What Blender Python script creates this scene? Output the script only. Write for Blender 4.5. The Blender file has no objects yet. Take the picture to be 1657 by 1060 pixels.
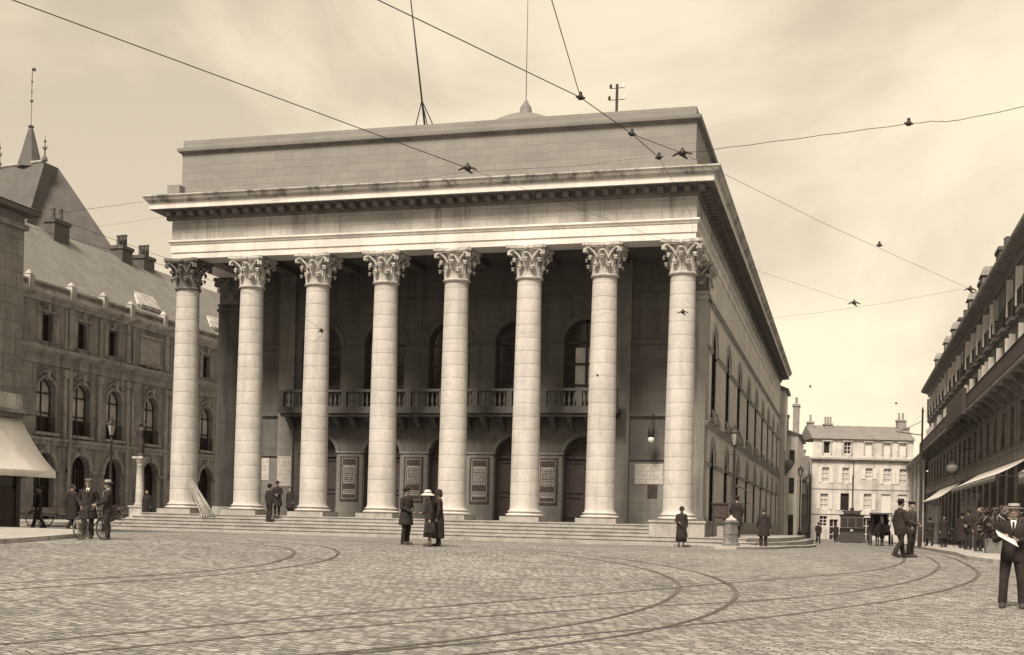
import bpy, bmesh, math, random
from mathutils import Vector, Matrix
R=math.radians; PI=math.pi
S=bpy.context.scene
COL=S.collection
# ------------------------------------------------------------ camera, world, sun, exposure
TH=.2699; ROLL=.0234; CAM=Vector((7.2766,-54.4594,0.0))
cd=bpy.data.cameras.new('camera'); cam=bpy.data.objects.new('camera',cd); COL.objects.link(cam)
cam.location=CAM
cam.rotation_euler=(Matrix.Rotation(TH,4,'Z')@Matrix.Rotation(PI/2,4,'X')@Matrix.Rotation(ROLL,4,'Z')).to_euler()
cd.sensor_width=36; cd.sensor_fit='HORIZONTAL'; cd.lens=36*1940.16/1657
cd.shift_x=0; cd.shift_y=(835.77-530)/1657
cd.clip_end=3000
S.camera=cam
SUN_EL=R(52); SUN_AZ=R(9)      # azimuth of the sun measured from -Y (behind the camera) towards +X when positive
W=bpy.data.worlds.new("World"); S.world=W; W.use_nodes=True
nt=W.node_tree; nt.nodes.clear(); N=nt.nodes.new; L=nt.links.new
sky=N('ShaderNodeTexSky'); sky.sky_type='NISHITA'; sky.sun_disc=False
sky.sun_elevation=SUN_EL
sdir=Vector((math.sin(-SUN_AZ)*math.cos(SUN_EL),-math.cos(SUN_AZ)*math.cos(SUN_EL),math.sin(SUN_EL)))
sky.sun_rotation=math.atan2(sdir.x,sdir.y)
sky.air_density=1.0; sky.dust_density=3.0
bw=N('ShaderNodeRGBToBW'); L(sky.outputs[0],bw.inputs[0])
tc=N('ShaderNodeTexCoord'); mp=N('ShaderNodeMapping'); mp.inputs['Scale'].default_value=(1,1,1.7); mp.inputs['Location'].default_value=(3.1,2.2,.8)
L(tc.outputs['Generated'],mp.inputs[0])
nz=N('ShaderNodeTexNoise'); nz.inputs['Scale'].default_value=3.0; nz.inputs['Detail'].default_value=7; nz.inputs['Roughness'].default_value=.55; nz.inputs['Distortion'].default_value=.5
L(mp.outputs[0],nz.inputs['Vector'])
cr=N('ShaderNodeMapRange'); cr.inputs['From Min'].default_value=.36; cr.inputs['From Max'].default_value=.66; cr.interpolation_type='SMOOTHSTEP'
L(nz.outputs['Fac'],cr.inputs['Value'])
# clouds: two tones; the air is brighter towards the horizon
sp=N('ShaderNodeSeparateXYZ'); L(tc.outputs['Generated'],sp.inputs[0])
el=N('ShaderNodeMapRange'); el.inputs['From Min'].default_value=0.0; el.inputs['From Max'].default_value=.5; el.inputs['To Min'].default_value=1.0; el.inputs['To Max'].default_value=0.0
L(sp.outputs['Z'],el.inputs['Value'])
side=N('ShaderNodeMapRange'); side.inputs['From Min'].default_value=-.75; side.inputs['From Max'].default_value=.25; side.inputs['To Min'].default_value=-.02; side.inputs['To Max'].default_value=.08
L(sp.outputs['X'],side.inputs['Value'])
def mth(op,a,b,clamp=False):
    m=N('ShaderNodeMath'); m.operation=op; m.use_clamp=clamp
    for i,v in enumerate((a,b)):
        if isinstance(v,(int,float)): m.inputs[i].default_value=v
        else: L(v,m.inputs[i])
    return m.outputs[0]
f0=mth('ADD',mth('MULTIPLY',el.outputs[0],.50),mth('MULTIPLY',cr.outputs[0],.62))
f1=mth('ADD',f0,side.outputs[0],True)
ramp=N('ShaderNodeValToRGB'); e=ramp.color_ramp.elements
e[0].position=0; e[0].color=(.42,.355,.265,1); e[1].position=1; e[1].color=(.82,.715,.52,1)
e2=ramp.color_ramp.elements.new(.5); e2.color=(.65,.56,.42,1)
L(f1,ramp.inputs[0])
tint=N('ShaderNodeMix'); tint.data_type='RGBA'; tint.blend_type='MULTIPLY'; tint.inputs['Factor'].default_value=1
L(bw.outputs[0],tint.inputs['A']); tint.inputs['B'].default_value=(.16,.14,.11,1)
sc=N('ShaderNodeMix'); sc.data_type='RGBA'; sc.blend_type='MULTIPLY'; sc.inputs['Factor'].default_value=1
L(ramp.outputs[0],sc.inputs['A']); sc.inputs['B'].default_value=(4.15,4.15,4.15,1)
mx=N('ShaderNodeMix'); mx.data_type='RGBA'; mx.inputs['Factor'].default_value=.94
L(tint.outputs['Result'],mx.inputs['A']); L(sc.outputs['Result'],mx.inputs['B'])
bg=N('ShaderNodeBackground'); bg.inputs['Strength'].default_value=.12
L(mx.outputs['Result'],bg.inputs[0]); out=N('ShaderNodeOutputWorld'); L(bg.outputs[0],out.inputs[0])
sl=bpy.data.lights.new('sun','SUN'); sl.energy=2.3; sl.angle=R(16); sl.color=(1,.88,.72)
so=bpy.data.objects.new('sun',sl); COL.objects.link(so); so.rotation_euler=(-sdir).to_track_quat('-Z','Y').to_euler(); so.location=(0,-60,60)
S.view_settings.view_transform='Standard'; S.view_settings.look='None'; S.view_settings.exposure=1.53; S.view_settings.gamma=1
S.render.engine='CYCLES'; S.render.resolution_x=1024; S.render.resolution_y=655

# ------------------------------------------------------------ materials
def sep(a): return (a,a*.955,a*.92,1)
def mat(name,a,rough=.8,var=.25,scale=1.5,block=None,streak=0,bump=.3,fine=18,metal=0,spec=.3,joint=.55,uvm=None,patch=0,seed=0):
    """weathered surface in world space. block=(w,h): ashlar with joints; streak: dirt running down."""
    m=bpy.data.materials.new(name); m.use_nodes=True; t=m.node_tree; b=t.nodes['Principled BSDF']
    n=t.nodes.new; l=t.links.new
    b.inputs['Roughness'].default_value=rough; b.inputs['Metallic'].default_value=metal; b.inputs['Specular IOR Level'].default_value=spec
    g=n('ShaderNodeNewGeometry'); 
    ns=n('ShaderNodeTexNoise'); ns.inputs['Scale'].default_value=scale; ns.inputs['Detail'].default_value=6; ns.inputs['Roughness'].default_value=.65
    off=n('ShaderNodeVectorMath'); off.operation='ADD'; off.inputs[1].default_value=(seed*3.7,seed*1.3,0); l(g.outputs['Position'],off.inputs[0])
    pos=off.outputs[0]
    l(pos,ns.inputs['Vector'])
    mr=n('ShaderNodeMapRange'); mr.inputs['From Min'].default_value=.3; mr.inputs['From Max'].default_value=.7; mr.inputs['To Min'].default_value=1-var; mr.inputs['To Max'].default_value=1+var
    l(ns.outputs['Fac'],mr.inputs['Value'])
    val=mr.outputs[0]
    def M(op,x,y):
        q=n('ShaderNodeMath'); q.operation=op
        for i,v in enumerate((x,y)):
            if isinstance(v,(int,float)): q.inputs[i].default_value=v
            else: l(v,q.inputs[i])
        return q.outputs[0]
    f2=n('ShaderNodeTexNoise'); f2.inputs['Scale'].default_value=fine; f2.inputs['Detail'].default_value=4; l(pos,f2.inputs['Vector'])
    fm=n('ShaderNodeMapRange'); fm.inputs['From Min'].default_value=.3; fm.inputs['From Max'].default_value=.7; fm.inputs['To Min'].default_value=1-var*.6; fm.inputs['To Max'].default_value=1+var*.6; l(f2.outputs['Fac'],fm.inputs['Value'])
    val=M('MULTIPLY',val,fm.outputs[0])
    hgt=f2.outputs['Fac']
    if block:
        s=n('ShaderNodeSeparateXYZ'); l(g.outputs['Position'],s.inputs[0])
        cb=n('ShaderNodeCombineXYZ')
        if uvm=='ground': l(s.outputs['X'],cb.inputs[0]); l(s.outputs['Y'],cb.inputs[1])
        elif uvm=='z': l(s.outputs['Z'],cb.inputs[1])
        else:
            l(M('ADD',s.outputs['X'],s.outputs['Y']),cb.inputs[0]); l(s.outputs['Z'],cb.inputs[1])
        br=n('ShaderNodeTexBrick'); br.inputs['Scale'].default_value=1; br.inputs['Brick Width'].default_value=block[0]; br.inputs['Row Height'].default_value=block[1]
        br.inputs['Mortar Size'].default_value=block[2] if len(block)>2 else .012; br.inputs['Mortar Smooth'].default_value=.3; br.inputs['Bias'].default_value=0
        k=(.07 if uvm!='z' else .0)+patch
        br.inputs['Color1'].default_value=(1-k,)*3+(1,); br.inputs['Color2'].default_value=(1+k*.7,)*3+(1,); br.inputs['Mortar'].default_value=(joint,)*3+(1,)
        if uvm=='z': br.offset=0
        l(cb.outputs[0],br.inputs['Vector'])
        bb=n('ShaderNodeRGBToBW'); l(br.outputs['Color'],bb.inputs[0])
        val=M('MULTIPLY',val,bb.outputs[0])
        hgt=M('SUBTRACT',M('MULTIPLY',hgt,.35),br.outputs['Fac'])
    if streak:
        mp2=n('ShaderNodeMapping'); mp2.inputs['Scale'].default_value=(1.6,1.6,.12); l(pos,mp2.inputs[0])
        s2=n('ShaderNodeTexNoise'); s2.inputs['Scale'].default_value=1.0; s2.inputs['Detail'].default_value=5; s2.inputs['Roughness'].default_value=.7; l(mp2.outputs[0],s2.inputs['Vector'])
        q=n('ShaderNodeMapRange'); q.inputs['From Min'].default_value=.5; q.inputs['From Max'].default_value=.62; q.inputs['To Min'].default_value=1; q.inputs['To Max'].default_value=1-streak; l(s2.outputs['Fac'],q.inputs['Value'])
        val=M('MULTIPLY',val,q.outputs[0])
    mc=n('ShaderNodeMix'); mc.data_type='RGBA'; mc.blend_type='MULTIPLY'; mc.inputs['Factor'].default_value=1
    mc.inputs['A'].default_value=sep(a) if not isinstance(a,tuple) else a+(1,)
    l(val,mc.inputs['B']); l(mc.outputs['Result'],b.inputs['Base Color'])
    bp=n('ShaderNodeBump'); bp.inputs['Strength'].default_value=bump; bp.inputs['Distance'].default_value=.02; l(hgt,bp.inputs['Height']); l(bp.outputs[0],b.inputs['Normal'])
    return m
def dk(a): return (a,a*.78,a*.76)
M_col=mat('pale limestone of columns',.83,var=.13,scale=.9,block=(50,.6114,.009),uvm='z',joint=.55,patch=.03,streak=.14,bump=.35,fine=7)
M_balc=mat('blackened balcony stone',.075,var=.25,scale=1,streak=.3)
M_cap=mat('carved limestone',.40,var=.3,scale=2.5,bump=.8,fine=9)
M_capd=mat('dark carved stone',.13,var=.3,scale=2.5,bump=.8,fine=9,seed=2)  # darker copy of the carved limestone
M_ent=mat('entablature limestone',.60,var=.2,scale=.5,block=(1.9,2.1,.012),joint=.75,streak=.10)
M_corn=mat('weather stained cornice stone',.40,var=.35,scale=.5,block=(1.25,3,.014),joint=.75,streak=.58,patch=.06)
M_sof=mat('shade darkened soffit stone',.13,var=.3,scale=.8,streak=.3)  # shade under the cornices put into the stone colour
M_frz=mat('frieze ashlar',.33,var=.28,scale=.35,block=(1.15,.48,.014),joint=.75,streak=.42,patch=.05)
M_att=mat('attic ashlar',.21,var=.12,scale=.4,block=(1.0,.38,.012),joint=.75,patch=.0)
M_side=mat('side wall ashlar',.60,var=.12,scale=.5,block=(1.1,.42,.008),joint=.8,streak=.10)
M_band=mat('string course stone',.36,var=.2,scale=1,streak=.2)
M_back=mat('dark portico wall',.11,var=.16,scale=.5,block=(1.1,.42,.01),joint=.7,streak=.25)  # wall tone darker than the other theatre walls
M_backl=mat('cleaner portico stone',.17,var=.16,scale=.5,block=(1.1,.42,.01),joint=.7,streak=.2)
M_step=mat('worn step stone',.31,var=.2,scale=1.2,streak=.2,bump=.3)
M_pave=mat('pavement flagstone',.33,var=.2,scale=1,block=(.9,.6,.02),uvm='ground',joint=.6)
M_pal=mat('dark weathered palace stone',.23,var=.3,scale=.7,block=(1.0,.4,.012),joint=.7,streak=.45)
M_pal2=mat('palace trim stone',.27,var=.3,scale=1.2,streak=.4)
M_pal3=mat('palace light coping stone',.36,var=.35,scale=1.2,streak=.3)
M_pan=mat('palace carved panel stone',.30,var=.2,scale=2)
M_rooft=mat('tower slates',.095,rough=.7,var=.18,scale=.8,block=(.35,.2,.02),joint=.75)
M_roof=mat('slate roof',.19,rough=.7,var=.15,scale=.8,block=(.3,.16,.02),joint=.75,streak=.15)
M_roofd=mat('dark slate roof',.10,rough=.7,var=.2,scale=.8,block=(.3,.16,.02),joint=.75)
M_glassd=mat('matte dark window glass',dk(.02),rough=.75,var=.4,scale=.9,bump=.05,spec=.08)  # very dark panes with hardly any gloss
M_woodd=mat('dark window bars',dk(.03),rough=.85,var=.3,scale=4,spec=.05)
M_glass=mat('window glass',dk(.03),rough=.18,var=.4,scale=.9,bump=.05,spec=.6)
M_glassl=mat('pale curtained glass',.46,rough=.3,var=.3,scale=1.2,bump=.05,spec=.5)
M_wood=mat('dark painted wood',dk(.045),rough=.6,var=.3,scale=4)
M_iron=mat('black iron',dk(.03),rough=.55,var=.3,scale=6)
M_ironr=mat('grey balcony iron',dk(.05),rough=.6,var=.3,scale=6)
M_white=mat('white painted wood',.58,rough=.6,var=.12,scale=4)
M_paper=mat('printed paper',.27,var=.15,scale=6,bump=.05)
M_paper2=mat('posted paper notice',.42,var=.22,scale=7,block=(.35,.22,.02),joint=.75,bump=.05)
M_pdark=mat('dark poster ground',dk(.06),var=.3,scale=6,bump=.05)
M_plast=mat('pale rendered facade',.50,var=.24,scale=.6,streak=.25)
M_plast2=mat('yellowed stone facade',.34,var=.2,scale=.7,streak=.22,block=(.9,.35,.01),joint=.85)
M_rb=mat('sooty facade stone',.16,var=.35,scale=1.2,streak=.3,block=(1.0,.4,.01),joint=.8)
M_rb2=mat('sooty facade trim',.19,var=.35,scale=1.5,streak=.3)
M_nb=mat('near corner ashlar',.19,var=.22,scale=.8,block=(1.3,.62,.02),joint=.6,streak=.3)
M_canvas=mat('canvas awning',.84,var=.08,scale=2,bump=.3)
def translucent(m,k):
    t=m.node_tree; b=t.nodes['Principled BSDF']; o=t.nodes['Material Output']
    tr=t.nodes.new('ShaderNodeBsdfTranslucent'); mxs=t.nodes.new('ShaderNodeMixShader'); mxs.inputs[0].default_value=k
    src=b.inputs['Base Color'].links[0].from_socket; t.links.new(src,tr.inputs['Color'])
    t.links.new(b.outputs[0],mxs.inputs[1]); t.links.new(tr.outputs[0],mxs.inputs[2]); t.links.new(mxs.outputs[0],o.inputs['Surface'])
M_canvasl=M_canvas; M_canvas=mat('thick canvas awning',.84,var=.08,scale=2,streak=.1,bump=.3); translucent(M_canvas,.15); translucent(M_canvasl,.5)
M_canvd=mat('grey canvas valance',.25,var=.3,scale=3,bump=.3)
M_skin=mat('skin',(.24,.195,.17),rough=.6,var=.1,scale=9,bump=.1)
M_coat=mat('dark wool coat',dk(.026),rough=.95,var=.4,scale=5,fine=40,bump=.5)
M_coat2=mat('charcoal cloth',dk(.042),rough=.95,var=.4,scale=5,fine=40,bump=.5)
M_grey=mat('grey cloth',.13,rough=.95,var=.3,scale=5,fine=40)
M_shirt=mat('white linen',.62,rough=.9,var=.1,scale=9)
M_hat=mat('pale straw hat',.46,rough=.9,var=.15,scale=20)
M_straw=mat('straw boater',.30,rough=.9,var=.15,scale=20)
M_hair=mat('dark hair',dk(.03),rough=.8,var=.3,scale=20)
M_leaf=mat('plant leaves',dk(.10),rough=.6,var=.5,scale=5)
M_leafl=mat('pale plant leaves',.30,rough=.6,var=.4,scale=5)
M_pot=mat('terracotta planter box',.16,var=.3,scale=4)
M_horse=mat('dark horse coat',dk(.03),rough=.6,var=.3,scale=3)
M_globe=mat('milk glass globe',.75,rough=.25,var=.05)
M_rail=mat('dark rail groove',dk(.10),rough=.5,var=.4,scale=5)
M_steel=mat('worn rail steel',.16,rough=.4,var=.2,scale=5,metal=.5)
M_bronze=mat('dark bronze',dk(.04),rough=.5,var=.3,scale=5)
M_brick=mat('sooty chimney brick',.10,var=.3,scale=3,block=(.22,.07,.01))
M_brickl=mat('weathered chimney render',.24,var=.3,scale=3)
M_tram=mat('dark tram paint',dk(.018),rough=.45,var=.25,scale=2)

# ground: stone setts
def setts():
    m=bpy.data.materials.new('stone setts'); m.use_nodes=True; t=m.node_tree; b=t.nodes['Principled BSDF']; n=t.nodes.new; l=t.links.new
    b.inputs['Roughness'].default_value=.75; b.inputs['Specular IOR Level'].default_value=.35
    g=n('ShaderNodeNewGeometry')
    nd=n('ShaderNodeTexNoise'); nd.inputs['Scale'].default_value=.5; nd.inputs['Detail'].default_value=3; l(g.outputs['Position'],nd.inputs['Vector'])
    nd2=n('ShaderNodeTexNoise'); nd2.inputs['Scale'].default_value=6; nd2.inputs['Detail'].default_value=2; l(g.outputs['Position'],nd2.inputs['Vector'])
    def V(op,a,b_,s=None):
        q=n('ShaderNodeVectorMath'); q.operation=op
        for i,v in enumerate((a,b_)):
            if isinstance(v,tuple): q.inputs[i].default_value=v
            elif v is not None: l(v,q.inputs[i])
        if s is not None: q.inputs['Scale'].default_value=s
        return q.outputs[0]
    d1=V('SCALE',V('SUBTRACT',nd.outputs['Color'],(.5,.5,.5)),None,.75)
    d2=V('SCALE',V('SUBTRACT',nd2.outputs['Color'],(.5,.5,.5)),None,.09)
    p=V('ADD',V('ADD',g.outputs['Position'],d1),d2)
    rt=n('ShaderNodeMapping'); rt.inputs['Rotation'].default_value=(0,0,R(21)); l(p,rt.inputs[0])
    br=n('ShaderNodeTexBrick'); br.inputs['Scale'].default_value=1; br.inputs['Brick Width'].default_value=.20; br.inputs['Row Height'].default_value=.13
    br.inputs['Mortar Size'].default_value=.016; br.inputs['Mortar Smooth'].default_value=.6
    br.inputs['Color1'].default_value=(.52,.52,.52,1); br.inputs['Color2'].default_value=(1.32,1.32,1.32,1); br.inputs['Mortar'].default_value=(.24,.24,.24,1)
    l(rt.outputs[0],br.inputs['Vector'])
    big=n('ShaderNodeTexNoise'); big.inputs['Scale'].default_value=.22; big.inputs['Detail'].default_value=7; big.inputs['Roughness'].default_value=.7; l(g.outputs['Position'],big.inputs['Vector'])
    bm=n('ShaderNodeMapRange'); bm.inputs['From Min'].default_value=.3; bm.inputs['From Max'].default_value=.7; bm.inputs['To Min'].default_value=.74; bm.inputs['To Max'].default_value=1.22; l(big.outputs['Fac'],bm.inputs['Value'])
    fi=n('ShaderNodeTexNoise'); fi.inputs['Scale'].default_value=11; fi.inputs['Detail'].default_value=4; l(g.outputs['Position'],fi.inputs['Vector'])
    fm=n('ShaderNodeMapRange'); fm.inputs['From Min'].default_value=.3; fm.inputs['From Max'].default_value=.7; fm.inputs['To Min'].default_value=.7; fm.inputs['To Max'].default_value=1.3; l(fi.outputs['Fac'],fm.inputs['Value'])
    def X(a,b_):
        q=n('ShaderNodeMix'); q.data_type='RGBA'; q.blend_type='MULTIPLY'; q.inputs['Factor'].default_value=1
        if isinstance(a,tuple): q.inputs['A'].default_value=a
        else: l(a,q.inputs['A'])
        l(b_,q.inputs['B']); return q.outputs['Result']
    st2=n('ShaderNodeTexNoise'); st2.inputs['Scale'].default_value=1.3; st2.inputs['Detail'].default_value=6; st2.inputs['Roughness'].default_value=.8; l(g.outputs['Position'],st2.inputs['Vector'])
    sm=n('ShaderNodeMapRange'); sm.inputs['From Min'].default_value=.60; sm.inputs['From Max'].default_value=.72; sm.inputs['To Min'].default_value=1; sm.inputs['To Max'].default_value=.5; l(st2.outputs['Fac'],sm.inputs['Value'])
    c=X(X(X(X(sep(.245),br.outputs['Color']),bm.outputs[0]),fm.outputs[0]),sm.outputs[0])
    l(c,b.inputs['Base Color'])
    h=n('ShaderNodeMath'); h.operation='SUBTRACT'; l(fi.outputs['Fac'],h.inputs[0]); l(br.outputs['Fac'],h.inputs[1])
    bp=n('ShaderNodeBump'); bp.inputs['Strength'].default_value=.6; bp.inputs['Distance'].default_value=.02; l(h.outputs[0],bp.inputs['Height']); l(bp.outputs[0],b.inputs['Normal'])
    return m
M_sett=setts()

# ------------------------------------------------------------ builders
class MB:
    def __init__(s): s.v=[]; s.f=[]
    def add(s,vs,fs):
        o=len(s.v); s.v+= [tuple(p) for p in vs]; s.f+= [tuple(i+o for i in f) for f in fs]; return s
    def box(s,x0,x1,y0,y1,z0,z1):
        return s.add([(x0,y0,z0),(x1,y0,z0),(x1,y1,z0),(x0,y1,z0),(x0,y0,z1),(x1,y0,z1),(x1,y1,z1),(x0,y1,z1)],
                     [(0,3,2,1),(4,5,6,7),(0,1,5,4),(1,2,6,5),(2,3,7,6),(3,0,4,7)])
    def hexa(s,b,t):   # two quads
        return s.add(list(b)+list(t),[(0,3,2,1),(4,5,6,7),(0,1,5,4),(1,2,6,5),(2,3,7,6),(3,0,4,7)])
    def poly(s,pts): return s.add(pts,[tuple(range(len(pts)))])
    def tube(s,p0,p1,r0,r1=None,n=8,caps=True):
        r1=r0 if r1 is None else r1
        return s.path([p0,p1],[r0,r1],n,caps)
    def path(s,pts,rad,n=8,caps=True,flat=1.0,up=None):
        pts=[Vector(p) for p in pts]
        if not isinstance(rad,(list,tuple)): rad=[rad]*len(pts)
        vs=[];m=len(pts); ref=None
        for i,p in enumerate(pts):
            d=(pts[min(i+1,m-1)]-pts[max(i-1,0)]).normalized()
            if ref is None:
                ref=Vector(up) if up else (Vector((0,0,1)) if abs(d.z)<.9 else Vector((1,0,0)))
            a=d.cross(ref)
            if a.length<1e-4: a=d.cross(Vector((0,1,0)))
            a.normalize(); b=a.cross(d).normalized(); ref=b
            for k in range(n):
                t=2*PI*k/n; vs.append(p+a*math.cos(t)*rad[i]+b*math.sin(t)*rad[i]*flat)
        fs=[(i*n+k,i*n+(k+1)%n,(i+1)*n+(k+1)%n,(i+1)*n+k) for i in range(m-1) for k in range(n)]
        if caps: fs+=[tuple(range(n-1,-1,-1)),tuple((m-1)*n+k for k in range(n))]
        return s.add(vs,fs)
    def lathe(s,c,prof,n=24,caps=True,sx=1,sy=1):
        c=Vector(c); vs=[]
        for r,z in prof:
            for k in range(n):
                t=2*PI*k/n; vs.append((c.x+math.cos(t)*r*sx,c.y+math.sin(t)*r*sy,c.z+z))
        m=len(prof)
        fs=[(i*n+k,i*n+(k+1)%n,(i+1)*n+(k+1)%n,(i+1)*n+k) for i in range(m-1) for k in range(n)]
        if caps: fs+=[tuple(range(n-1,-1,-1)),tuple((m-1)*n+k for k in range(n))]
        return s.add(vs,fs)
    def ring(s,x0,x1,y0,y1,prof):   # mitred moulding swept round a rectangle; prof=[(offset,z)], closed
        m=len(prof)
        vs=[]
        for o,z in prof: vs+=[(x0-o,y0-o,z),(x1+o,y0-o,z),(x1+o,y1+o,z),(x0-o,y1+o,z)]
        fs=[(i*4+k,i*4+(k+1)%4,((i+1)%m)*4+(k+1)%4,((i+1)%m)*4+k) for i in range(m) for k in range(4)]
        return s.add(vs,fs)
    def extr(s,prof,a,b,axis='y'):  # prof=[(x,z)] in a plane, extruded from a to b
        m=len(prof)
        if axis=='y': vs=[(x,a,z) for x,z in prof]+[(x,b,z) for x,z in prof]
        else: vs=[(a,x,z) for x,z in prof]+[(b,x,z) for x,z in prof]
        return s.add(vs,[(i,(i+1)%m,m+(i+1)%m,m+i) for i in range(m)]+[tuple(range(m-1,-1,-1)),tuple(range(m,2*m))])
    def ell(s,c,rx,ry,rz,n=12,m=8):
        c=Vector(c); vs=[(c.x,c.y,c.z-rz)]
        for i in range(1,m):
            ph=-PI/2+PI*i/m
            for k in range(n):
                t=2*PI*k/n; vs.append((c.x+rx*math.cos(ph)*math.cos(t),c.y+ry*math.cos(ph)*math.sin(t),c.z+rz*math.sin(ph)))
        vs.append((c.x,c.y,c.z+rz)); fs=[]
        for k in range(n): fs.append((0,1+(k+1)%n,1+k))
        for i in range(m-2):
            for k in range(n): fs.append((1+i*n+k,1+i*n+(k+1)%n,1+(i+1)*n+(k+1)%n,1+(i+1)*n+k))
        e=len(vs)-1
        for k in range(n): fs.append((e,1+(m-2)*n+k,1+(m-2)*n+(k+1)%n))
        return s.add(vs,fs)
    def build(s,name,m,parent=None,smooth=False,normals=True,angle=None):
        me=bpy.data.meshes.new(name); me.from_pydata(s.v,[],s.f)
        if normals:
            b=bmesh.new(); b.from_mesh(me); bmesh.ops.recalc_face_normals(b,faces=b.faces); b.to_mesh(me); b.free()
        me.materials.append(m)
        if smooth:
            me.polygons.foreach_set('use_smooth',[True]*len(me.polygons))
            if angle: 
                try: me.set_sharp_from_angle(angle=R(angle))
                except Exception: pass
        me.update()
        o=bpy.data.objects.new(name,me); COL.objects.link(o)
        if parent:
            o.parent=parent
            if parent.type=='EMPTY' and parent.get('_w'): o.location=-Vector(parent.location)
        return o
def root(name,label,cat,group=None,loc=(0,0,0),rz=0,world=False,kind=None):
    """Empty at the thing's base. world=True: its parts are written in world coordinates."""
    o=bpy.data.objects.new(name,None); COL.objects.link(o); o.location=loc; o.rotation_euler=(0,0,rz); o.empty_display_size=.3
    if label: o['label']=label
    if cat: o['category']=cat
    if group: o['group']=group
    if kind: o['kind']=kind
    if world: o['_w']=1
    return o
def tag(o,label=None,cat=None,group=None,kind=None):
    if label:o['label']=label
    if cat:o['category']=cat
    if group:o['group']=group
    if kind:o['kind']=kind
    return o
def copy_tree(o,parent=None):
    c=o.copy(); COL.objects.link(c)
    if parent: c.parent=parent
    for ch in [q for q in bpy.data.objects if q.parent==o and q!=c]: copy_tree(ch,c)
    return c
def arch(u,hw,zs,rise,n=10): return [(u-hw*math.cos(PI*i/n),zs+rise*math.sin(PI*i/n)) for i in range(n+1)]
def wallrow(mb,P,u0,u1,z0,z1,ops,dep):
    """wall face between u0,u1,z0,z1 with openings (uc,hw,zbottom,zspring,rise) and reveals of depth dep. P(u,z,d)->xyz"""
    cur=u0
    for uc,hw,zb,zs,rise in sorted(ops):
        a,b=uc-hw,uc+hw
        if a-cur>1e-4: mb.poly([P(cur,z0,0),P(a,z0,0),P(a,z1,0),P(cur,z1,0)])
        if zb-z0>1e-4: mb.poly([P(a,z0,0),P(b,z0,0),P(b,zb,0),P(a,zb,0)])
        A=arch(uc,hw,zs,rise) if rise else [(a,zs),(b,zs)]
        for (p,q),(r,t) in zip(A[:-1],A[1:]):
            mb.poly([P(p,q,0),P(r,t,0),P(r,z1,0),P(p,z1,0)]); mb.poly([P(p,q,0),P(r,t,0),P(r,t,dep),P(p,q,dep)])
        for u in (a,b): mb.poly([P(u,zb,0),P(u,zs,0),P(u,zs,dep),P(u,zb,dep)])
        mb.poly([P(a,zb,0),P(b,zb,0),P(b,zb,dep),P(a,zb,dep)])
        cur=b
    if u1-cur>1e-4: mb.poly([P(cur,z0,0),P(u1,z0,0),P(u1,z1,0),P(cur,z1,0)])
def pbox(mb,P,u0,u1,z0,z1,d0,d1):
    mb.hexa([P(u0,z0,d0),P(u1,z0,d0),P(u1,z0,d1),P(u0,z0,d1)],[P(u0,z1,d0),P(u1,z1,d0),P(u1,z1,d1),P(u0,z1,d1)])
def opening(P,op,dep,parent,glass,frame,mull=(1,2),w=.05,name='window',curtain=None):
    uc,hw,zb,zs,rise=op
    A=arch(uc,hw,zs,rise) if rise else [(uc-hw,zs),(uc+hw,zs)]
    mb=MB(); mb.poly([P(u,z,dep) for u,z in [(uc-hw,zb)]+A+[(uc+hw,zb)]])
    win=mb.build(name,glass,parent)
    fr=MB(); d0,d1=dep-.002,dep-.07
    for i in range(mull[0]):
        u=uc-hw+2*hw*(i+1)/(mull[0]+1); zt=zs+(rise*math.sqrt(max(0,1-((u-uc)/hw)**2)) if rise else 0)
        pbox(fr,P,u-w/2,u+w/2,zb,zt-.01,d0,d1)
    for i in range(mull[1]):
        z=zb+(zs-zb)*(i+1)/(mull[1] if rise else mull[1]+1); pbox(fr,P,uc-hw,uc+hw,z-w/2,z+w/2,d0,d1-.01)
    for u in (uc-hw+w/2,uc+hw-w/2): pbox(fr,P,u-w/2,u+w/2,zb,zs,d0,d1)
    pbox(fr,P,uc-hw,uc+hw,zb,zb+w,d0,d1-.02)
    for (p,q),(r,t) in zip(A[:-1],A[1:]):
        if rise:
            k=1-w/hw; c=(uc,zs)
            i0=(uc+(p-uc)*k,zs+(q-zs)*k); i1=(uc+(r-uc)*k,zs+(t-zs)*k)
            fr.hexa([P(p,q,d0),P(r,t,d0),P(i1[0],i1[1],d0),P(i0[0],i0[1],d0)],[P(p,q,d1),P(r,t,d1),P(i1[0],i1[1],d1),P(i0[0],i0[1],d1)])
    fr.build('frame',frame,win)
    if curtain:
        cm=MB(); zc=zb+(zs-zb)*curtain; g=.004
        cm.poly([P(u,z,dep-g) for u,z in [(uc-hw,zc)]+A+[(uc+hw,zc)]]); cm.build('curtain',M_glassl,win)
    return win
def archivolt(mb,P,uc,hw,zs,rise,w,pr,n=12,foot=0):
    A=arch(uc,hw,zs,rise,n); B=arch(uc,hw+w,zs,rise+w,n)
    for i in range(n):
        mb.hexa([P(*A[i],0.003),P(*A[i+1],0.003),P(*B[i+1],0.003),P(*B[i],0.003)],[P(*A[i],-pr),P(*A[i+1],-pr),P(*B[i+1],-pr),P(*B[i],-pr)])
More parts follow.
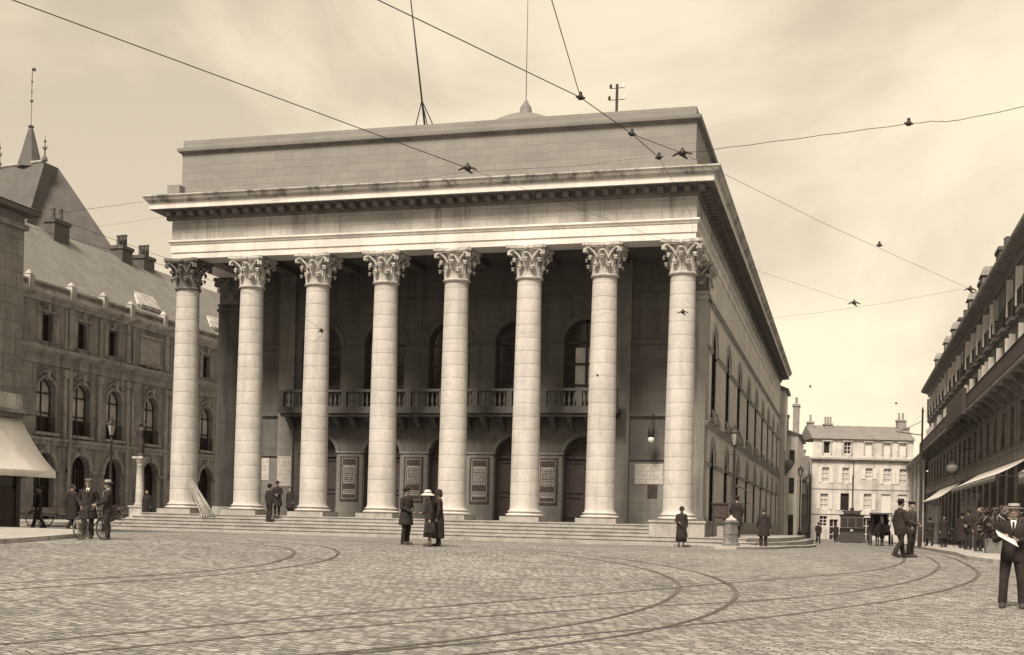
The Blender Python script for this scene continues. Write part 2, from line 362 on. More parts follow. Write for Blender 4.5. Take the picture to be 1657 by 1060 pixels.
# ------------------------------------------------------------ ground
KN=[(-400,-1.5),(0,-1.42),(15,-1.40),(20,-1.37),(28,-1.17),(39,-.97),(48,-1.08),(55,-1.14),(80,-1.42),(110,-1.68),(130,-1.85),(160,-2.0),(400,-3),(3000,-6)]
def gz(x,y):
    qx,qy=x-CAM.x,y-CAM.y; d=-math.sin(TH)*qx+math.cos(TH)*qy; l=math.cos(TH)*qx+math.sin(TH)*qy
    for (a,za),(b,zb) in zip(KN[:-1],KN[1:]):
        if d<=b:
            t=(d-a)/(b-a); z=za+(zb-za)*t; break
    else: z=-6
    return z+(.006*min(25,-l) if l<0 else 0)
def smooth_gz(x,y):
    return sum(gz(x+a,y+b) for a in (-1.5,0,1.5) for b in (-2.5,0,2.5))/9
GZ=smooth_gz
def axis(lo,hi,c0,c1,st):
    a=[];x=c0
    while x<=c1: a.append(x); x+=st
    x=c0;s=st
    while x>lo: s*=1.35; x-=s; a.insert(0,max(x,lo))
    x=a[-1];s=st
    while x<hi: s*=1.35; x+=s; a.append(min(x,hi))
    return a
gx=axis(-900,900,-40,24,1.5); gy=axis(-500,1500,-56,20,1.5)
g=MB(); g.v=[(x,y,GZ(x,y)) for y in gy for x in gx]; nx=len(gx)
g.f=[(j*nx+i,j*nx+i+1,(j+1)*nx+i+1,(j+1)*nx+i) for j in range(len(gy)-1) for i in range(nx-1)]
tag(g.build('road',M_sett,smooth=True),'square and street paved with stone setts',kind='structure')
def crom(P,n=8):
    P=[Vector(p) for p in P]; Q=[P[0]*2-P[1]]+P+[P[-1]*2-P[-2]]; o=[]
    for i in range(1,len(Q)-2):
        for k in range(n):
            t=k/n; a,b,c,d=Q[i-1],Q[i],Q[i+1],Q[i+2]
            o.append(.5*((2*b)+(c-a)*t+(2*a-5*b+4*c-d)*t*t+(3*b-a-3*c+d)*t**3))
    o.append(P[-1]); return o
def ribbon(pts,w,h,off=0):
    mb=MB(); vs=[]
    for i,p in enumerate(pts):
        d=(pts[min(i+1,len(pts)-1)]-pts[max(i-1,0)]).normalized(); s=Vector((-d.y,d.x))
        for k in (-w/2,w/2):
            q=p+s*(k+off); vs.append((q.x,q.y,GZ(q.x,q.y)+h))
    mb.add(vs,[(2*i,2*i+1,2*i+3,2*i+2) for i in range(len(pts)-1)]); return mb
RAILS=[
('inner rail of the curve beside the left pavement',[(-7.4,-43),(-6.5,-39.5),(-5.77,-36.49),(-5.2,-34.6),(-4.9,-32.8),(-4.93,-30.6),(-5.55,-28.1),(-6.67,-25.43),(-8.0,-23.5),(-9.8,-22.3),(-12.5,-21.5)]),
('outer rail of the curve beside the left pavement',[(-5.9,-43),(-5.35,-39.8),(-4.85,-36.5),(-4.36,-34.2),(-4.12,-31.5),(-4.45,-28.4),(-5.6,-25.0),(-7.3,-22.2),(-9.3,-20.8),(-12.5,-19.9)]),
('inner rail of the big curve in the middle of the square',[(1.0,-46.5),(1.9,-44.5),(2.67,-43.08),(3.51,-40.67),(4.17,-38.0),(4.46,-34.49),(4.22,-30.9),(3.4,-27.8),(2.0,-24.8),(-.12,-21.6),(-2.8,-19.3),(-6.4,-17.8),(-12,-16.8)]),
('outer rail of the big curve in the middle of the square',[(2.0,-46.5),(2.9,-44.6),(3.9,-42.6),(4.45,-41.2),(4.95,-39.6),(5.45,-36.3),(5.42,-31.9),(4.46,-27.74),(2.57,-23.91),(-.13,-20.3),(-2.91,-18.1),(-6.2,-16.6),(-12,-15.6)]),
('first rail of the crossing track from the lower left corner',[(-1.2,-46.5),(-.3,-43.27),(.32,-41.03),(1.1,-38.6),(2.12,-36.0),(3.14,-33.8),(4.26,-31.33),(5.8,-28.2),(7.4,-24.9),(8.5,-21.3),(9.1,-16.5),(9.1,-8),(8.3,20),(7.45,60),(7.4,95)]),
('middle rail of the crossing track towards the street',[(.0,-46),(.6,-43.9),(1.6,-41.0),(2.75,-38.3),(4.1,-36.0),(5.55,-34.1),(6.7,-32.1),(7.6,-30.3),(8.9,-26.3),(9.7,-21.3),(9.95,-17),(9.9,-8),(9.3,20),(8.55,60),(8.5,95)]),
('last rail of the crossing track nearest the right pavement',[(1.7,-46),(2.6,-43.6),(3.7,-41.44),(4.84,-39.4),(5.58,-38.0),(6.45,-36.2),(7.35,-34.1),(8.56,-31.17),(9.7,-27.6),(10.5,-23.3),(10.7,-18),(10.6,-10),(10.3,5),(9.6,40),(9.5,95)]),
]
for lab,p in RAILS:
    pts=crom([(x,y,0) for x,y in p],8)
    pts=[Vector((q.x,q.y)) for q in pts]
    r=root('tram_rail','sunken steel '+lab,'tram rail','tram rails laid in the setts',loc=(pts[0].x,pts[0].y,GZ(pts[0].x,pts[0].y)),world=True)
    ribbon(pts,.030,.006).build('rail_groove',M_rail,r)
    ribbon(pts,.035,.010,.04).build('rail_head',M_steel,r)
    ribbon(pts,.016,.006,.075).build('sett_gap',M_rail,r)
# ------------------------------------------------------------ the theatre
TL='long stone theatre with eight tall pale columns across its front'
TW,TE,TF,TB=-25.8,.62,-.6,73.0      # west, east, front, back of the entablature core
T=root('theatre',TL,'theatre',loc=(-12.6,0,-1.1),world=True)
# steps and platform
sb=MB(); zt=-.22
lev=[(-.22,-1.15),(-.38,-1.5),(-.54,-1.86),(-.70,-2.22),(-.86,-2.58)]; T_PED=1
for i,(z,y) in enumerate(lev):
    o=.28+.34*i
    xe=-.9 if i<3 else 3.3+.35*(i-3)
    sb.box(-26.6-o*.9,xe,y,6.0,z-.165 if i<4 else -1.5,z-.045)
    sb.box(-26.64-o*.9,xe+.04,y-.04,6.0,z-.045,z)
st=sb.build('steps',M_step,T)
lo=MB()      # the two lowest steps run on to the left as the edge of the palace court
lo.box(-41.5,4.1,-2.96,6,-1.6,-.985); lo.build('bottom_step',M_step,T)
# side walls
def PE(u,z,d): return (TE-d,u,z)
def PWs(u,z,d): return (TW+d,u,z)
def PB(u,z,d): return (u,4.5+d,z)
WY=[8.45+7.6*i for i in range(9)]
lowops=[(y,1.2,-.35,2.85,1.28) for y in WY]; upops=[(y,1.3,5.25,8.6,1.40) for y in WY]
mb=MB()
wallrow(mb,PE,4.35,TB,-1.9,4.78,lowops,.15); wallrow(mb,PE,4.35,TB,4.78,12.63,upops,.15)
for (u0,u1,z0,z1) in [(4.35,TB,-1.9,12.63)]:
    mb.poly([PWs(u0,z0,0),PWs(u1,z0,0),PWs(u1,z1,0),PWs(u0,z1,0)])
mb.poly([(TW,TB,-1.9),(TE,TB,-1.9),(TE,TB,12.63),(TW,TB,12.63)])
mb.build('side_wall',M_side,T)
for op in lowops: opening(PE,op,.15,T,M_glassd,M_woodd,(1,2),.08)
for op in upops: opening(PE,op,.15,T,M_glassd,M_woodd,(1,3),.08)
bd=MB()
def band(mb,z0,z1,pr,y0=4.35,y1=TB,X=None,sgn=1):
    x=TE if X is None else X
    mb.box(min(x-.05*sgn,x+pr*sgn),max(x-.05*sgn,x+pr*sgn),y0,y1,z0,z1)
band(bd,4.70,4.84,.14); band(bd,4.84,4.90,.20); band(bd,10.76,10.88,.10); band(bd,10.88,10.95,.16)
for zz,hw,ops in ((2.76,1.2,lowops),(8.50,1.3,upops)):
    cur=4.9
    for op in ops:
        bd.box(TE-.3,TE+.07,cur,op[0]-hw,zz,zz+.16); bd.box(TE-.3,TE+.11,cur,op[0]-hw,zz+.12,zz+.19); cur=op[0]+hw
    bd.box(TE-.3,TE+.07,cur,TB,zz,zz+.16); bd.box(TE-.3,TE+.11,cur,TB,zz+.12,zz+.19)
for op in lowops+upops: archivolt(bd,PE,op[0],op[1],op[3]+.18,op[4]-.18,.26,.06,10)
for op in upops: bd.box(TE-.02,TE+.13,op[0]-1.5,op[0]+1.5,5.08,5.25)
bd.box(TE-.05,TE+.12,4.35,TB,-1.9,-.05); bd.build('string_course',M_band,T)
for op in upops:     # carved consoles under the upper sills
    for s in (-1,1):
        kc=MB(); kc.path([(TE+.02,op[0]+s*1.15,4.98),(TE+.22,op[0]+s*1.15,5.0),(TE+.16,op[0]+s*1.15,5.3),(TE+.05,op[0]+s*1.15,5.7)],[.10,.13,.10,.05],6); kc.build('console',M_band,T)
# portico back wall: five doors below, five windows above
DX=[-5.4,-9.0,-12.6,-16.2,-19.8]
dops=[(x,1.0,-.22,3.1,1.0) for x in DX]; wops=[(x,1.12,5.62,8.85,1.15) for x in DX]
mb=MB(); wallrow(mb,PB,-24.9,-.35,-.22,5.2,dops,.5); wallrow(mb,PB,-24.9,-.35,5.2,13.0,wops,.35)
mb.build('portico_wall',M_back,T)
for op in dops:
    uc,hw,zb,zs,ri=op
    d=MB(); A=arch(uc,hw,zs,ri); d.poly([PB(u,z,.5) for u,z in [(uc-hw,zb)]+A+[(uc+hw,zb)]])
    dr=d.build('door',M_wood,T); f=MB()
    for a,b in ((uc-hw+.08,uc-.04),(uc+.04,uc+hw-.08)):
        for z0,z1 in ((.0,1.1),(1.25,2.85)):
            for q in ((a,a+.09,z0,z1),(b-.09,b,z0,z1),(a+.09,b-.09,z0,z0+.09),(a+.09,b-.09,z1-.09,z1)): pbox(f,PB,*q,.495,.45)
    pbox(f,PB,uc-hw,uc+hw,2.98,3.12,.497,.40); f.build('door_panel',M_wood,dr)
for i,op in enumerate(wops): opening(PB,op,.35,T,M_glass,M_wood,(1,3),.12)
# pale half drawn blind in the right hand window
ub=MB(); pbox(ub,PB,-5.98,-5.47,5.9,8.6,.33,.34); pbox(ub,PB,-5.33,-4.95,5.9,8.6,.33,.34); ub.build('blind',M_glassl,T)
tr=MB()
for x0,x1,z0,z1,p in [(-24.9,-.35,11.05,11.2,.06),(-24.9,-.35,8.78,8.86,.05)]:
    cur=x0
    for op in sorted(wops) if z0<10 else []:
        pbox(tr,PB,cur,op[0]-1.12,z0,z1,0,-p); cur=op[0]+1.12
    pbox(tr,PB,cur,x1,z0,z1,0,-p)
for x0,x1 in ((-3.05,-1.0),(-24.4,-22.2)):
    for z in (8.74,5.12,2.95): pbox(tr,PB,x0,x1,z,z+.16,-.06,-.13); pbox(tr,PB,x0,x1,z-.07,z,-.01,-.08)
for op in dops: archivolt(tr,PB,op[0],op[1],op[3],op[4],.22,.07)
for op in wops: archivolt(tr,PB,op[0],op[1],op[3],op[4],.24,.08)
tr.build('wall_moulding',M_back,T)
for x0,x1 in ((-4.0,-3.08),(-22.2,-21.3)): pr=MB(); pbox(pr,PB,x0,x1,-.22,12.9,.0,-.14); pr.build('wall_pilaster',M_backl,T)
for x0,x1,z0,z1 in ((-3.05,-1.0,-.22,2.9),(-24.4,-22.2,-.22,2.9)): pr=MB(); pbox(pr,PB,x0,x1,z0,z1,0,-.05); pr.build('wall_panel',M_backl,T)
# poster panels between the doors
for i,x in enumerate((-7.2,-10.8,-14.4,-18.0)):
    s=MB(); pbox(s,PB,x-.74,x+.74,.25,3.16,0,-.07); pbox(s,PB,x-.80,x+.80,3.16,3.26,0,-.12); pbox(s,PB,x-.74,x+.74,-.22,.25,0,-.12)
    sp_=s.build('poster_panel',M_backl,T)
    p=MB(); pbox(p,PB,x-.53,x+.53,.62,2.98,-.07,-.11); p.build('poster_board',M_pdark,sp_)
    rd=random.Random(40+i); q=MB()
    for a in ((x-.42,x-.385,.74,2.88),(x+.385,x+.42,.74,2.88),(x-.385,x+.385,.74,.775),(x-.385,x+.385,2.845,2.88)): pbox(q,PB,*a,-.11,-.125)
    pbox(q,PB,x-.34,x+.34,1.55,2.52,-.11,-.113)
    pbox(q,PB,x-.34,x+.34,.98,1.24,-.11,-.113)
    q.build('poster_sheet',M_paper,sp_)
    w=MB(); pbox(w,PB,x-.30,x+.30,2.60,2.74,-.11,-.116); w.build('print_heading',M_pdark,sp_); w=MB(); z=2.42
    while z>1.6:
        h=rd.choice((.03,.045,.07)); xx=x-.30
        while xx<x+.29:
            l_=rd.uniform(.05,.16); pbox(w,PB,xx,min(xx+l_,x+.31),z-h,z,-.114,-.118); xx+=l_+rd.uniform(.02,.05)
        z-=h+rd.uniform(.03,.05)
    z=1.2
    while z>1.02:
        xx=x-.30
        while xx<x+.27:
            l_=rd.uniform(.04,.1); pbox(w,PB,xx,xx+l_,z-.05,z,-.114,-.118); xx+=l_+.03
        z-=.09
    w.build('print',M_pdark,sp_)
# pale notices and the small dark hatch on the end bays
n_=MB(); pbox(n_,PB,-2.75,-1.35,1.75,2.75,-.055,-.07); tag(n_.build('wall_notice',M_paper2,T))
n_=MB(); pbox(n_,PB,-22.15,-21.35,1.35,2.95,-.145,-.16); n_.build('wall_notice',M_paper2,T)
n_=MB(); pbox(n_,PB,-23.6,-22.7,1.65,2.85,-.055,-.07); n_.build('wall_notice',M_paper2,T)
n_=MB(); pbox(n_,PB,-2.1,-1.62,1.1,1.72,-.055,-.10); n_.build('hatch',M_wood,T)
# balcony
bl=root('balcony',None,None); bl.parent=T; bl.location=-Vector(T.location)
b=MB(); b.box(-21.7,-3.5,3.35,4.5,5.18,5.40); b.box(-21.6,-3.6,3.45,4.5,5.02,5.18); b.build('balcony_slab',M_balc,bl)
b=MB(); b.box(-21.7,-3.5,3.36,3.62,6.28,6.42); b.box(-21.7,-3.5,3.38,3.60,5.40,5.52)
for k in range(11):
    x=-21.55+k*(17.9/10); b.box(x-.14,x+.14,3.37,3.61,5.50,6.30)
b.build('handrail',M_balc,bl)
b=MB()
for k in range(10):
    for j in range(6):
        x=-21.55+k*1.79+.14+(j+.5)*(1.51/6)
        b.lathe((x,3.49,5.52),[(.05,0),(.05,.06),(.03,.1),(.085,.28),(.06,.42),(.03,.55),(.055,.68),(.06,.76)],8,caps=False)
b.build('balusters',M_balc,bl,smooth=True)
b=MB(); b.extr([(4.5,4.35),(4.42,4.35),(4.1,4.6),(3.75,4.85),(3.6,5.02),(4.5,5.02)],-.14,.14,'x')
br0=b.build('bracket',M_balc,bl)
for k in range(20):
    o=br0
    if k: o=br0.copy(); COL.objects.link(o)
    o.location=(-21.3+k*.9,0,0)
# portico ceiling and end antae
c=MB(); c.box(TW+.65,TE-.65,.62,4.5,12.95,13.15)
for x in [-25.2+3.6*i for i in range(8)]: c.box(x-.35,x+.35,.62,4.4,12.66,12.95)
c.build('portico_ceiling',M_back,T)
M_antad=mat('dark end pier stone',.15,var=.25,scale=.6,block=(50,.62,.012),uvm='z',joint=.5,streak=.4)  # left pier, much darker than the right one
M_anta=mat('end pier stone',.36,var=.16,scale=.6,streak=.4)
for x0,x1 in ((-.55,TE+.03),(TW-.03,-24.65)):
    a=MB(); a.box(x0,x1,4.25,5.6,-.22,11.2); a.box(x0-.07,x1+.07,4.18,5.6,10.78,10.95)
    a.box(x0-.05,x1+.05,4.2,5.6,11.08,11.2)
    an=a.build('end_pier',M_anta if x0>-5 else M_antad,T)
    a=MB(); a.box(x0-.12,x1+.12,4.1,5.6,-.22,.0); a.box(x0-.08,x1+.08,4.16,5.6,.0,.18); a.build('pier_base',M_anta,an)
    a=MB(); a.box(x0+.03,x1-.03,4.28,5.5,11.2,12.5)
    a.build('bell',M_capd,an)
# plinth wall under the right end of the front
pw=MB(); pw.box(-.98,1.45,-1.92,6.0,-.98,-.10); pw.box(-1.02,1.50,-1.97,6,-.10,-.005); pw.build('corner_plinth',M_step,T)
# columns
def capital(square=False):
    mb=MB(); H=1.43
    mb.lathe((0,0,0),[(.62,-.12),(.66,-.08),(.66,-.02),(.61,.02),(.56,.04)],28,caps=False)
    mb.lathe((0,0,0),[(.54,.0),(.55,.5),(.60,.95),(.70,1.15),(.74,1.2),(.3,1.22)],24)
    def leaf(ang,h,r0,r1,w,out):
        ca,sa=math.cos(ang),math.sin(ang); vs=[]; m=9
        for i in range(m):
            t=i/(m-1)
            if t<.72: q=t/.72; r=r0+(r1-r0)*q*q*.55; z=h*.93*q
            else: q=(t-.72)/.28; r=r0+(r1-r0)*.55+out*math.sin(q*PI*.62); z=h*.93+h*.10*math.sin(q*PI)-.14*q*q
            ww=w*(1-.22*t+.10*math.sin(t*16))*(1 if t<.8 else 1-.5*(t-.8)/.2)
            for k in range(7):
                s=(k-3)/3; rr=r+.035*(1 if k%2 else 0)*(1 if abs(s)<.9 else -.5)-.05*s*s
                vs.append((ca*rr-sa*s*ww,sa*rr+ca*s*ww,z))
        fs=[(i*7+k,i*7+k+1,(i+1)*7+k+1,(i+1)*7+k) for i in range(m-1) for k in range(6)]
        mb.add(vs,fs)
        tip=Vector((ca*(r0+(r1-r0)*.55+out*.85),sa*(r0+(r1-r0)*.55+out*.85),h*.90)); mb.ell(tip,.085,.085,.05,8,5)
    for k in range(8): leaf(PI/4*k+PI/8,.48,.57,.70,.21,.20)
    for k in range(8): leaf(PI/4*k,.86,.58,.76,.20,.24)
    for k in range(4):      # corner volutes
        a=PI/4+PI/2*k; d=Vector((math.cos(a),math.sin(a),0)); t=Vector((-d.y,d.x,0))
        for s in (-1,1):
            pts=[d*.62+t*.26*s+Vector((0,0,.72)),d*.74+t*.20*s+Vector((0,0,.95)),d*.98+t*.10*s+Vector((0,0,1.16)),d*1.14+t*.05*s+Vector((0,0,1.12)),d*1.15+t*.05*s+Vector((0,0,.98)),d*1.05+t*.05*s+Vector((0,0,.95)),d*1.03+t*.05*s+Vector((0,0,1.04))]
            mb.path(pts,[.05,.06,.065,.065,.055,.05,.04],6)
            q=[d*.62+t*.26*s+Vector((0,0,.72)),d*.60+t*.40*s+Vector((0,0,1.0)),d*.56+t*.52*s+Vector((0,0,1.12)),d*.60+t*.56*s+Vector((0,0,1.02))]
            mb.path(q,[.04,.05,.05,.035],6)
        f=PI/2*k; fd=Vector((math.cos(f),math.sin(f),0)); mb.ell(fd*.78+Vector((0,0,1.28)),.13,.13,.12,8,6)
    ab=[]                    # abacus with hollowed sides
    for k in range(4):
        a=PI/4+PI/2*k; d=Vector((math.cos(a),math.sin(a),0)); t=Vector((-d.y,d.x,0)); b=a+PI/2; d2=Vector((math.cos(b),math.sin(b),0)); t2=Vector((-d2.y,d2.x,0))
        p=d*1.24+t*.10; q=d2*1.24-t2*.10; n=(p+q).normalized()
        for i in range(7): u=i/7; ab.append(p.lerp(q,u)-n*.20*math.sin(PI*u))
        ab.append(q)
    m=len(ab)
    for z0,z1,s in ((1.20,1.27,.94),(1.27,H-.02,1.0)):
        mb.add([(p.x*s,p.y*s,z0) for p in ab]+[(p.x*s,p.y*s,z1) for p in ab],[(i,(i+1)%m,m+(i+1)%m,m+i) for i in range(m)]+[tuple(range(m-1,-1,-1)),tuple(range(m,2*m))])
    return mb
CX=[-25.2+3.6*i for i in range(8)]
capm=capital(); sh=None
rd=random.Random(5)
for i,x in enumerate(CX):
    if i==0:
        s=MB(); prof=[]
        zs=[.27]+[.27+.62*k for k in range(1,18)]+[11.1]
        prof.append((.735,.27)); prof.append((.70,.33))
        for k in range(1,18):
            z0=.40+10.7*(k-1)/17.5; z1=.40+10.7*k/17.5
            rr=lambda z: .565+.115*(1-((z-.4)/10.7)**1.35)
            for q in (.06,.5,.94):
                z=z0+(z1-z0)*q; prof.append((rr(z),z))
            prof.append((rr(z1)-.002,z1-.012)); prof.append((rr(z1)-.014,z1-.007)); prof.append((rr(z1)-.014,z1+.007)); prof.append((rr(z1)-.002,z1+.012))
        prof.append((.565,11.13)); prof.append((.60,11.2))
        s.lathe((0,0,0),prof,36,caps=False); s.v=[(a,b,c) for a,b,c in s.v]
        col=s.build('column',M_col,T,smooth=True,angle=50)
        cb=MB(); cb.lathe((0,0,0),[(.80,.0),(.87,.03),(.89,.08),(.86,.125),(.78,.14),(.75,.17),(.77,.20),(.80,.215),(.81,.245),(.76,.27),(.6,.275)],36,caps=True)
        cb.build('column_base',M_col,col,smooth=True,angle=50)
        pl=MB(); pl.box(-.94,.94,-.94,.94,-.3,0); pl.build('plinth',M_step,col)
        col.location=Vector((x,0,0))-Vector(T.location)
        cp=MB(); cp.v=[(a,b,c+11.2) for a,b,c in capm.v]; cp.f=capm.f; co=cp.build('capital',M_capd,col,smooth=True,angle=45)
        col0=col
    else:
        col=col0.copy(); COL.objects.link(col); col.location=Vector((x,0,0))-Vector(T.location)
        for ch in [c for c in bpy.data.objects if c.parent==col0]:
            k=ch.copy(); COL.objects.link(k); k.parent=col
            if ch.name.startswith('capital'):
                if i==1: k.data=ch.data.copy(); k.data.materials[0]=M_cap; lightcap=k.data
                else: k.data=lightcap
for an,x in (((-.0,)*2,0.03),((0,)*2,-25.2)):
    k=bpy.data.objects.new('pier_capital',lightcap if x>-1 else co.data); COL.objects.link(k); k.parent=T; k.location=Vector((x,4.95,0))-Vector(T.location)
# entablature
def ring(name,prof,m,x0=TW,x1=TE,y0=TF,y1=TB):
    mb=MB(); mb.ring(x0,x1,y0,y1,prof); return mb.build(name,m,T)
ring('architrave',[(-1.25,12.63),(.0,12.63),(.0,12.93),(.05,12.935),(.05,13.33),(.09,13.34),(.11,13.40),(.17,13.46),(.17,13.545),(.06,13.56),(-1.25,13.56)],M_ent)
ring('frieze',[(-.6,13.56),(.02,13.56),(.02,14.56),(-.6,14.56)],M_frz)
ring('bed_moulding',[(-.6,14.56),(.08,14.56),(.12,14.64),(.16,14.66),(.16,14.92),(.26,14.95),(.83,14.955),(.83,14.975),(-.6,14.975)],M_sof)  # underside coloured dark for the shade below the cornice
ring('corona',[(-.6,14.98),(.84,14.98),(.84,15.24),(.88,15.27),(-.6,15.27)],M_ent)
ring('cornice',[(-.6,15.275),(.885,15.275),(.90,15.31),(1.0,15.38),(1.06,15.5),(1.12,15.56),(1.12,15.62),(-.6,15.80)],M_corn)
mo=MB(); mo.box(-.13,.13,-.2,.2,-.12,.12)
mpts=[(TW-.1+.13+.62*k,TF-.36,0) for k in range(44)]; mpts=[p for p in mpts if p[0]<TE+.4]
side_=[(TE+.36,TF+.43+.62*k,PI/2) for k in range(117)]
mo0=mo.build('modillion',M_capd,T)  # modillions in dark stone, the cornice shade put into their colour
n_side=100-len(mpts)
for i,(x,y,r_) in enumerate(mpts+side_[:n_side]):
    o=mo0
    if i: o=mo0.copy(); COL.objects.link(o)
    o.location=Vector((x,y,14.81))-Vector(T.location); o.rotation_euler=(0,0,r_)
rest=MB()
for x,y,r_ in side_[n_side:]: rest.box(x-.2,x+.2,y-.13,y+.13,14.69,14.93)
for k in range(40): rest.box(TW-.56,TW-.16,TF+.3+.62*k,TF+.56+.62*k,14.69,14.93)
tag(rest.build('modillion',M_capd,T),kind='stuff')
# attic
at=MB(); at.box(TW+.1,TE-.16,.0,TB-1,15.7,18.12); at.box(TW+.02,TE-.08,-.08,TB-.9,15.7,16.35); at.build('attic',M_att,T)
mb=MB(); mb.ring(TW+.1,TE-.16,.0,TB-1,[(-.5,18.2),(.19,18.2),(.2,18.24),(.22,18.36),(.0,18.42),(-.5,18.42)]); mb.build('attic_cornice',M_att,T)
mb=MB(); mb.ring(TW+.1,TE-.16,.0,TB-1,[(-.5,18.06),(.03,18.06),(.06,18.12),(.17,18.18),(.17,18.197),(-.5,18.197)]); mb.build('attic_bed_mould',M_sof,T)  # dark ring, shadow line under the attic cornice put into its colour
at=MB(); at.box(TW+.12,TE-.18,.04,TB-1.04,18.42,18.80); at.build('attic_parapet',M_att,T)
at=MB(); at.box(-26.2,-25.5,-.55,.1,15.7,16.4); at.build('corner_block',M_att,T)
dm=MB(); dm.lathe((-10.85,12,18.7),[(2.4,.5),(2.4,3.3),(2.0,3.75),(1.3,4.1),(.8,4.25),(.45,4.33),(.36,4.5),(.32,4.8),(.18,5.0),(.08,5.2)],24); dm.build('roof_lantern',M_roof,T,smooth=True,angle=40)
# drainpipe-like seams are left to the stone material
q=MB(); q.hexa([(TW+.9,.8,18.2),(TE-.9,.8,18.2),(TE-.9,TB-2,18.2),(TW+.9,TB-2,18.2)],[(-15,11,21.4),(-10.2,11,21.4),(-10.2,TB-12,21.4),(-15,TB-12,21.4)]); q.build('roof',M_roof,T)
# ------------------------------------------------------------ side pavement of the theatre
def slab(name,label,pts,z,depth,m,follow=False):
    mb=MB(); n=len(pts)
    zz=[(GZ(x,y)+z if follow else z) for x,y in pts]
    mb.v=[(x,y,a) for (x,y),a in zip(pts,zz)]+[(x,y,a-depth) for (x,y),a in zip(pts,zz)]
    mb.f=[tuple(range(n))]+[(i,(i+1)%n,n+(i+1)%n,n+i) for i in range(n)]
    return tag(mb.build(name,m),label,kind='structure')
def strip(name,label,left,right,z,m,depth=.5):
    """pavement between two outlines that follow the ground"""
    mb=MB(); n=len(left)
    L_=[(x,y,GZ(x,y)+z) for x,y in left]; R_=[(x,y,GZ(x,y)+z) for x,y in right]
    mb.v=L_+R_+[(x,y,c-depth) for x,y,c in L_]+[(x,y,c-depth) for x,y,c in R_]
    for i in range(n-1):
        mb.f+=[(i,i+1,n+i+1,n+i),(i,i+1,2*n+i+1,2*n+i),(n+i,n+i+1,3*n+i+1,3*n+i)]
    mb.f+=[(0,n,3*n,2*n),(n-1,2*n-1,4*n-1,3*n-1)]
    return tag(mb.build(name,m),label,kind='structure')
slab('side_terrace','raised stone terrace beside the theatre wall',[(.7,-2.15),(3.3,-2.15),(4.4,3),(5.0,9),(5.2,17),(.6,17)],-.712,.9,M_pave)
slab('terrace_step','stone step round the side terrace',[(.6,-2.5),(3.6,-2.55),(4.8,3),(5.4,9),(5.6,17.4),(.5,17.4)],-.90,.9,M_step)
ys=[-8.6,-7,-4,0,5,12,20,30,45,60,78,100]
xr=[3.4,4.1,4.7,5.0,5.7,5.9,5.6,5.2,4.8,4.6,4.4,4.4]
strip('pavement','flagged pavement along the theatre side',[(max(.4,min(2.6,3.3-(y+8.6)*.9)),y) for y in ys],[(a,b) for a,b in zip(xr,ys)],.10,M_pave)
ys2=[-30,-24,-19,-17.2,-15,-10,-2,8,20,32,50,70,100,130]
xl2=[16,14.5,12.6,11.5,10.95,11.05,11.15,11.3,11.5,11.7,11.7,11.5,11.3,11.0]
strip('pavement','flagged pavement along the dark houses on the right',[(a,b) for a,b in zip(xl2,ys2)],[(20,b) for b in ys2],.13,M_pave)
strip('pavement','raised pavement corner at the left edge',[(-30,-34),(-30,-27),(-30,-22.5),(-30,-19)],[(-13.6,-34),(-14.0,-27),(-15.0,-22.5),(-17.5,-19)],.13,M_pave)
slab('court','raised court in front of the palace',[(-41,-2.4),(-27.3,-2.4),(-27.3,60),(-41,60)],-.80,.6,M_pave)
# ------------------------------------------------------------ palace on the left
PX=-38.5
PR=root('palace','long sooty palace with arched windows and steep slate roof behind the left columns','palace',loc=(PX,20,-1.1),world=True)
def PP(u,z,d): return (PX-d,u,z)
plow=[6.7,10.15,13.6,17.9,21.6,25.3]; 
plo=[(y,.95,-1.2,2.2,.95) for y in plow]; pup=[(y,.86,4.35,6.7,.86) for y in plow]; ptop=[(y,.46,9.75,11.2,.16) for y in (6.7,10.1,13.35,25.1)]+[(y,.30,9.8,11.2,0) for y in (15.5,19.6,22.6)]
for y in (28.8,32.3,35.8): plo.append((y,.95,-1.2,2.2,.95)); pup.append((y,.86,4.35,6.7,.86)); ptop.append((y,.46,9.75,11.2,.16))
mb=MB(); wallrow(mb,PP,-6,48,-2,3.75,plo,.45); wallrow(mb,PP,-6,48,3.75,9.2,pup,.4); wallrow(mb,PP,-6,48,9.2,12.4,ptop,.35)
mb.poly([(PX,48,-2),(PX-11,48,-2),(PX-11,48,12.4),(PX,48,12.4)]); mb.poly([(PX,-6,-2),(PX-11,-6,-2),(PX-11,-6,12.4),(PX,-6,12.4)])
mb.build('wall',M_pal,PR)
for op in plo: opening(PP,op,.45,PR,M_glass,M_iron,(5,3),.05)
for op in pup:
    w=opening(PP,op,.4,PR,M_glass,M_wood,(1,2),.09,curtain=.42)
    q=MB()
    for k in range(9): pbox(q,PP,op[0]-.85+k*.2125-.015,op[0]-.85+k*.2125+.015,4.35,5.25,-.02,-.05)
    pbox(q,PP,op[0]-.9,op[0]+.9,5.22,5.28,-.01,-.06); pbox(q,PP,op[0]-.9,op[0]+.9,4.35,4.4,-.01,-.06); q.build('guard_rail',M_iron,w)
for op in ptop: opening(PP,op,.35,PR,M_glass,M_wood,(1,2),.06)
def mould(name,prof,m,y0,y1,X,parent,sgn=1):
    mb=MB(); mb.extr([(X+o*sgn,z) for o,z in prof],y0,y1); return mb.build(name,m,parent)
mould('string_course',[(-.05,3.6),(.10,3.62),(.10,3.85),(.22,3.9),(.22,4.05),(-.05,4.1)],M_pal2,-6,48,PX,PR)
